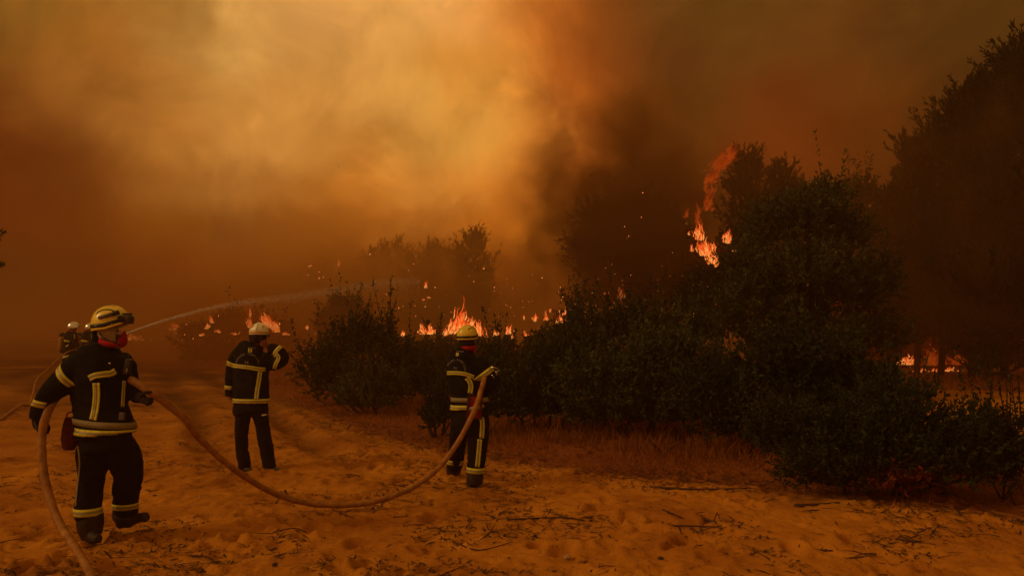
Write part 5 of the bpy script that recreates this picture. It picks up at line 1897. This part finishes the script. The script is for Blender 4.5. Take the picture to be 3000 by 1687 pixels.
# ash flakes drifting in the smoke
fm = Geo()
fm.tube([Vector((-.5, 0, 0)), Vector((0, .06, .02)), Vector((.5, 0, -.03))], [.02, .05, .01], 4)
fme = fm.mesh('ash_flake')
fme.materials.append(M['ash'])
for (px, py, L_, an) in [(992, 487, 18, .8), (1503, 352, 4, 0), (1288, 373, 4, 1), (1592, 408, 14, -1.2), (1662, 430, 10, -1.2), (790, 120, 8, -1), (2737, 48, 6, .3), (1410, 330, 10, 1.4), (1380, 70, 8, -1.1), (1730, 72, 3, 0), (672, 605, 4, 0), (1398, 642, 4, 0)]:
    o = bpy.data.objects.new('ash_flake', fme)
    o.location = P(px, py, 12)
    s_ = L_ / FPX * 12
    o.scale = (s_, s_ * .5, s_ * .5)
    o.rotation_euler = (0, an, 0)
    tag(o, 'thin dark flake of ash drifting in front of the bright smoke', 'ash flake', 'ash flakes in the air')
    COL.objects.link(o)

# ------------------------------------------------------------------ the smoky air
HAZE = .0055
g = Geo()
g.box((10, 190, 7.0), (440, 445, 8.2))
m = bpy.data.materials.new('smoky_air')
m.use_nodes = True
t = m.node_tree
t.nodes.clear()
pv = N(t, 'ShaderNodeVolumePrincipled')
pv.inputs['Color'].default_value = (.95, .64, .30, 1)
pv.inputs['Density'].default_value = HAZE
pv.inputs['Anisotropy'].default_value = .8
ou = N(t, 'ShaderNodeOutputMaterial')
t.links.new(pv.outputs[0], ou.inputs['Volume'])
hz = g.obj('haze', m, None, (10, 190, 7.0), smooth=False, fixn=True)
tag(hz, 'orange smoke haze hanging over the whole place', 'haze', None, 'stuff')


def smoke(label, c, r, dens, scale, col, seed, thr=(.42, .62), aniso=.3, name='smoke'):
    bm = bmesh.new()
    bmesh.ops.create_icosphere(bm, subdivisions=4, radius=1)
    me = bpy.data.meshes.new(name)
    bm.to_mesh(me)
    bm.free()
    m = bpy.data.materials.new(name)
    m.use_nodes = True
    t = m.node_tree
    t.nodes.clear()
    o = N(t, 'ShaderNodeTexCoord').outputs['Object']
    ln_ = N(t, 'ShaderNodeVectorMath', operation='LENGTH', i_0=o).outputs['Value']
    mp = N(t, 'ShaderNodeMapping', i_Vector=o)
    mp.inputs['Scale'].default_value = tuple(v / scale for v in r)
    mp.inputs['Location'].default_value = (seed * 3.1, seed * 1.7, seed)
    n = N(t, 'ShaderNodeTexNoise', i_Vector=mp.outputs[0], i_Scale=1.0, i_Detail=4.0, i_Roughness=.6, i_Distortion=.7)
    f1_ = N(t, 'ShaderNodeMapRange', interpolation_type='SMOOTHSTEP', i_Value=math_n(t, 'SUBTRACT', n.outputs['Fac'], math_n(t, 'MULTIPLY', math_n(t, 'POWER', ln_, 2.0), .30)))
    f1_.inputs[1].default_value, f1_.inputs[2].default_value = thr[0] - .15, thr[1] - .1
    f2_ = N(t, 'ShaderNodeMapRange', interpolation_type='SMOOTHSTEP', i_Value=ln_)
    f2_.inputs[1].default_value, f2_.inputs[2].default_value = 1.0, .55
    dn = math_n(t, 'MULTIPLY', math_n(t, 'MULTIPLY', f1_.outputs[0], f2_.outputs[0]), dens)
    pv = N(t, 'ShaderNodeVolumePrincipled', i_Density=dn)
    pv.inputs['Color'].default_value = (*col, 1)
    pv.inputs['Anisotropy'].default_value = aniso
    ou = N(t, 'ShaderNodeOutputMaterial')
    t.links.new(pv.outputs[0], ou.inputs['Volume'])
    o_ = bpy.data.objects.new(name, me)
    me.materials.append(m)
    o_.location = c
    o_.scale = r
    COL.objects.link(o_)
    tag(o_, label, 'smoke', None, 'stuff')
    return o_


smoke('dark brown smoke column rising behind the huge dark tree and the burning tree', (9.0, 47, 9), (8, 6, 11), .22, 3.6, (.34, .16, .045), 1, thr=(.46, .60))
smoke('curl of dark smoke at the left edge of the smoke column', (3.6, 46, 9.5), (2.6, 2.6, 3.4), .30, 1.8, (.34, .15, .035), 11, thr=(.44, .56))
smoke('dark smoke wrapped round the huge dark tree', (3.7, 25.4, 5.2), (5.0, 2.9, 6.4), .95, 2.2, (.34, .16, .04), 3, thr=(.40, .60))
smoke('thin brown smoke veil drifting in front of the dark pines', (12, 23.2, 4.5), (11, 2.2, 8), .075, 3.0, (.85, .42, .10), 12, thr=(.36, .62))
smoke('low orange smoke bank drifting round the faint pines on the skyline', (-9, 47, 2.2), (24, 6, 7.0), .34, 4.0, (.80, .42, .10), 2, thr=(.38, .58))
smoke('orange smoke drifting in front of the lone hazy pine', (-7, 50, 7), (18, 4, 7), .13, 4.0, (.82, .44, .11), 15, thr=(.38, .60))
smoke('faint high smoke veil over the farthest pines', (-14, 74, 6), (24, 7, 8.5), .16, 6.0, (.85, .46, .13), 5)
smoke('smoke between the trunks of the dark stand with red firelight put into its colour', (20.5, 38, 2.4), (7.5, 3.0, 4.0), .9, 2.5, (.50, .05, .004), 4, thr=(.36, .56))  # red albedo stands in for firelight on the smoke
smoke('dark smoke thickening at the left border behind the chrome-helmeted firefighters', (-26, 42, 2.0), (22, 17, 8.0), .034, 6.0, (.34, .11, .012), 6, thr=(.30, .60))
smoke('low smoke in front of the hazy bush at left of center', (-12, 35, 1.2), (10, 5.5, 3.6), .14, 2.6, (.62, .24, .035), 7, thr=(.38, .58))
cy.volume_step_rate = 4
cy.volume_max_steps = 128
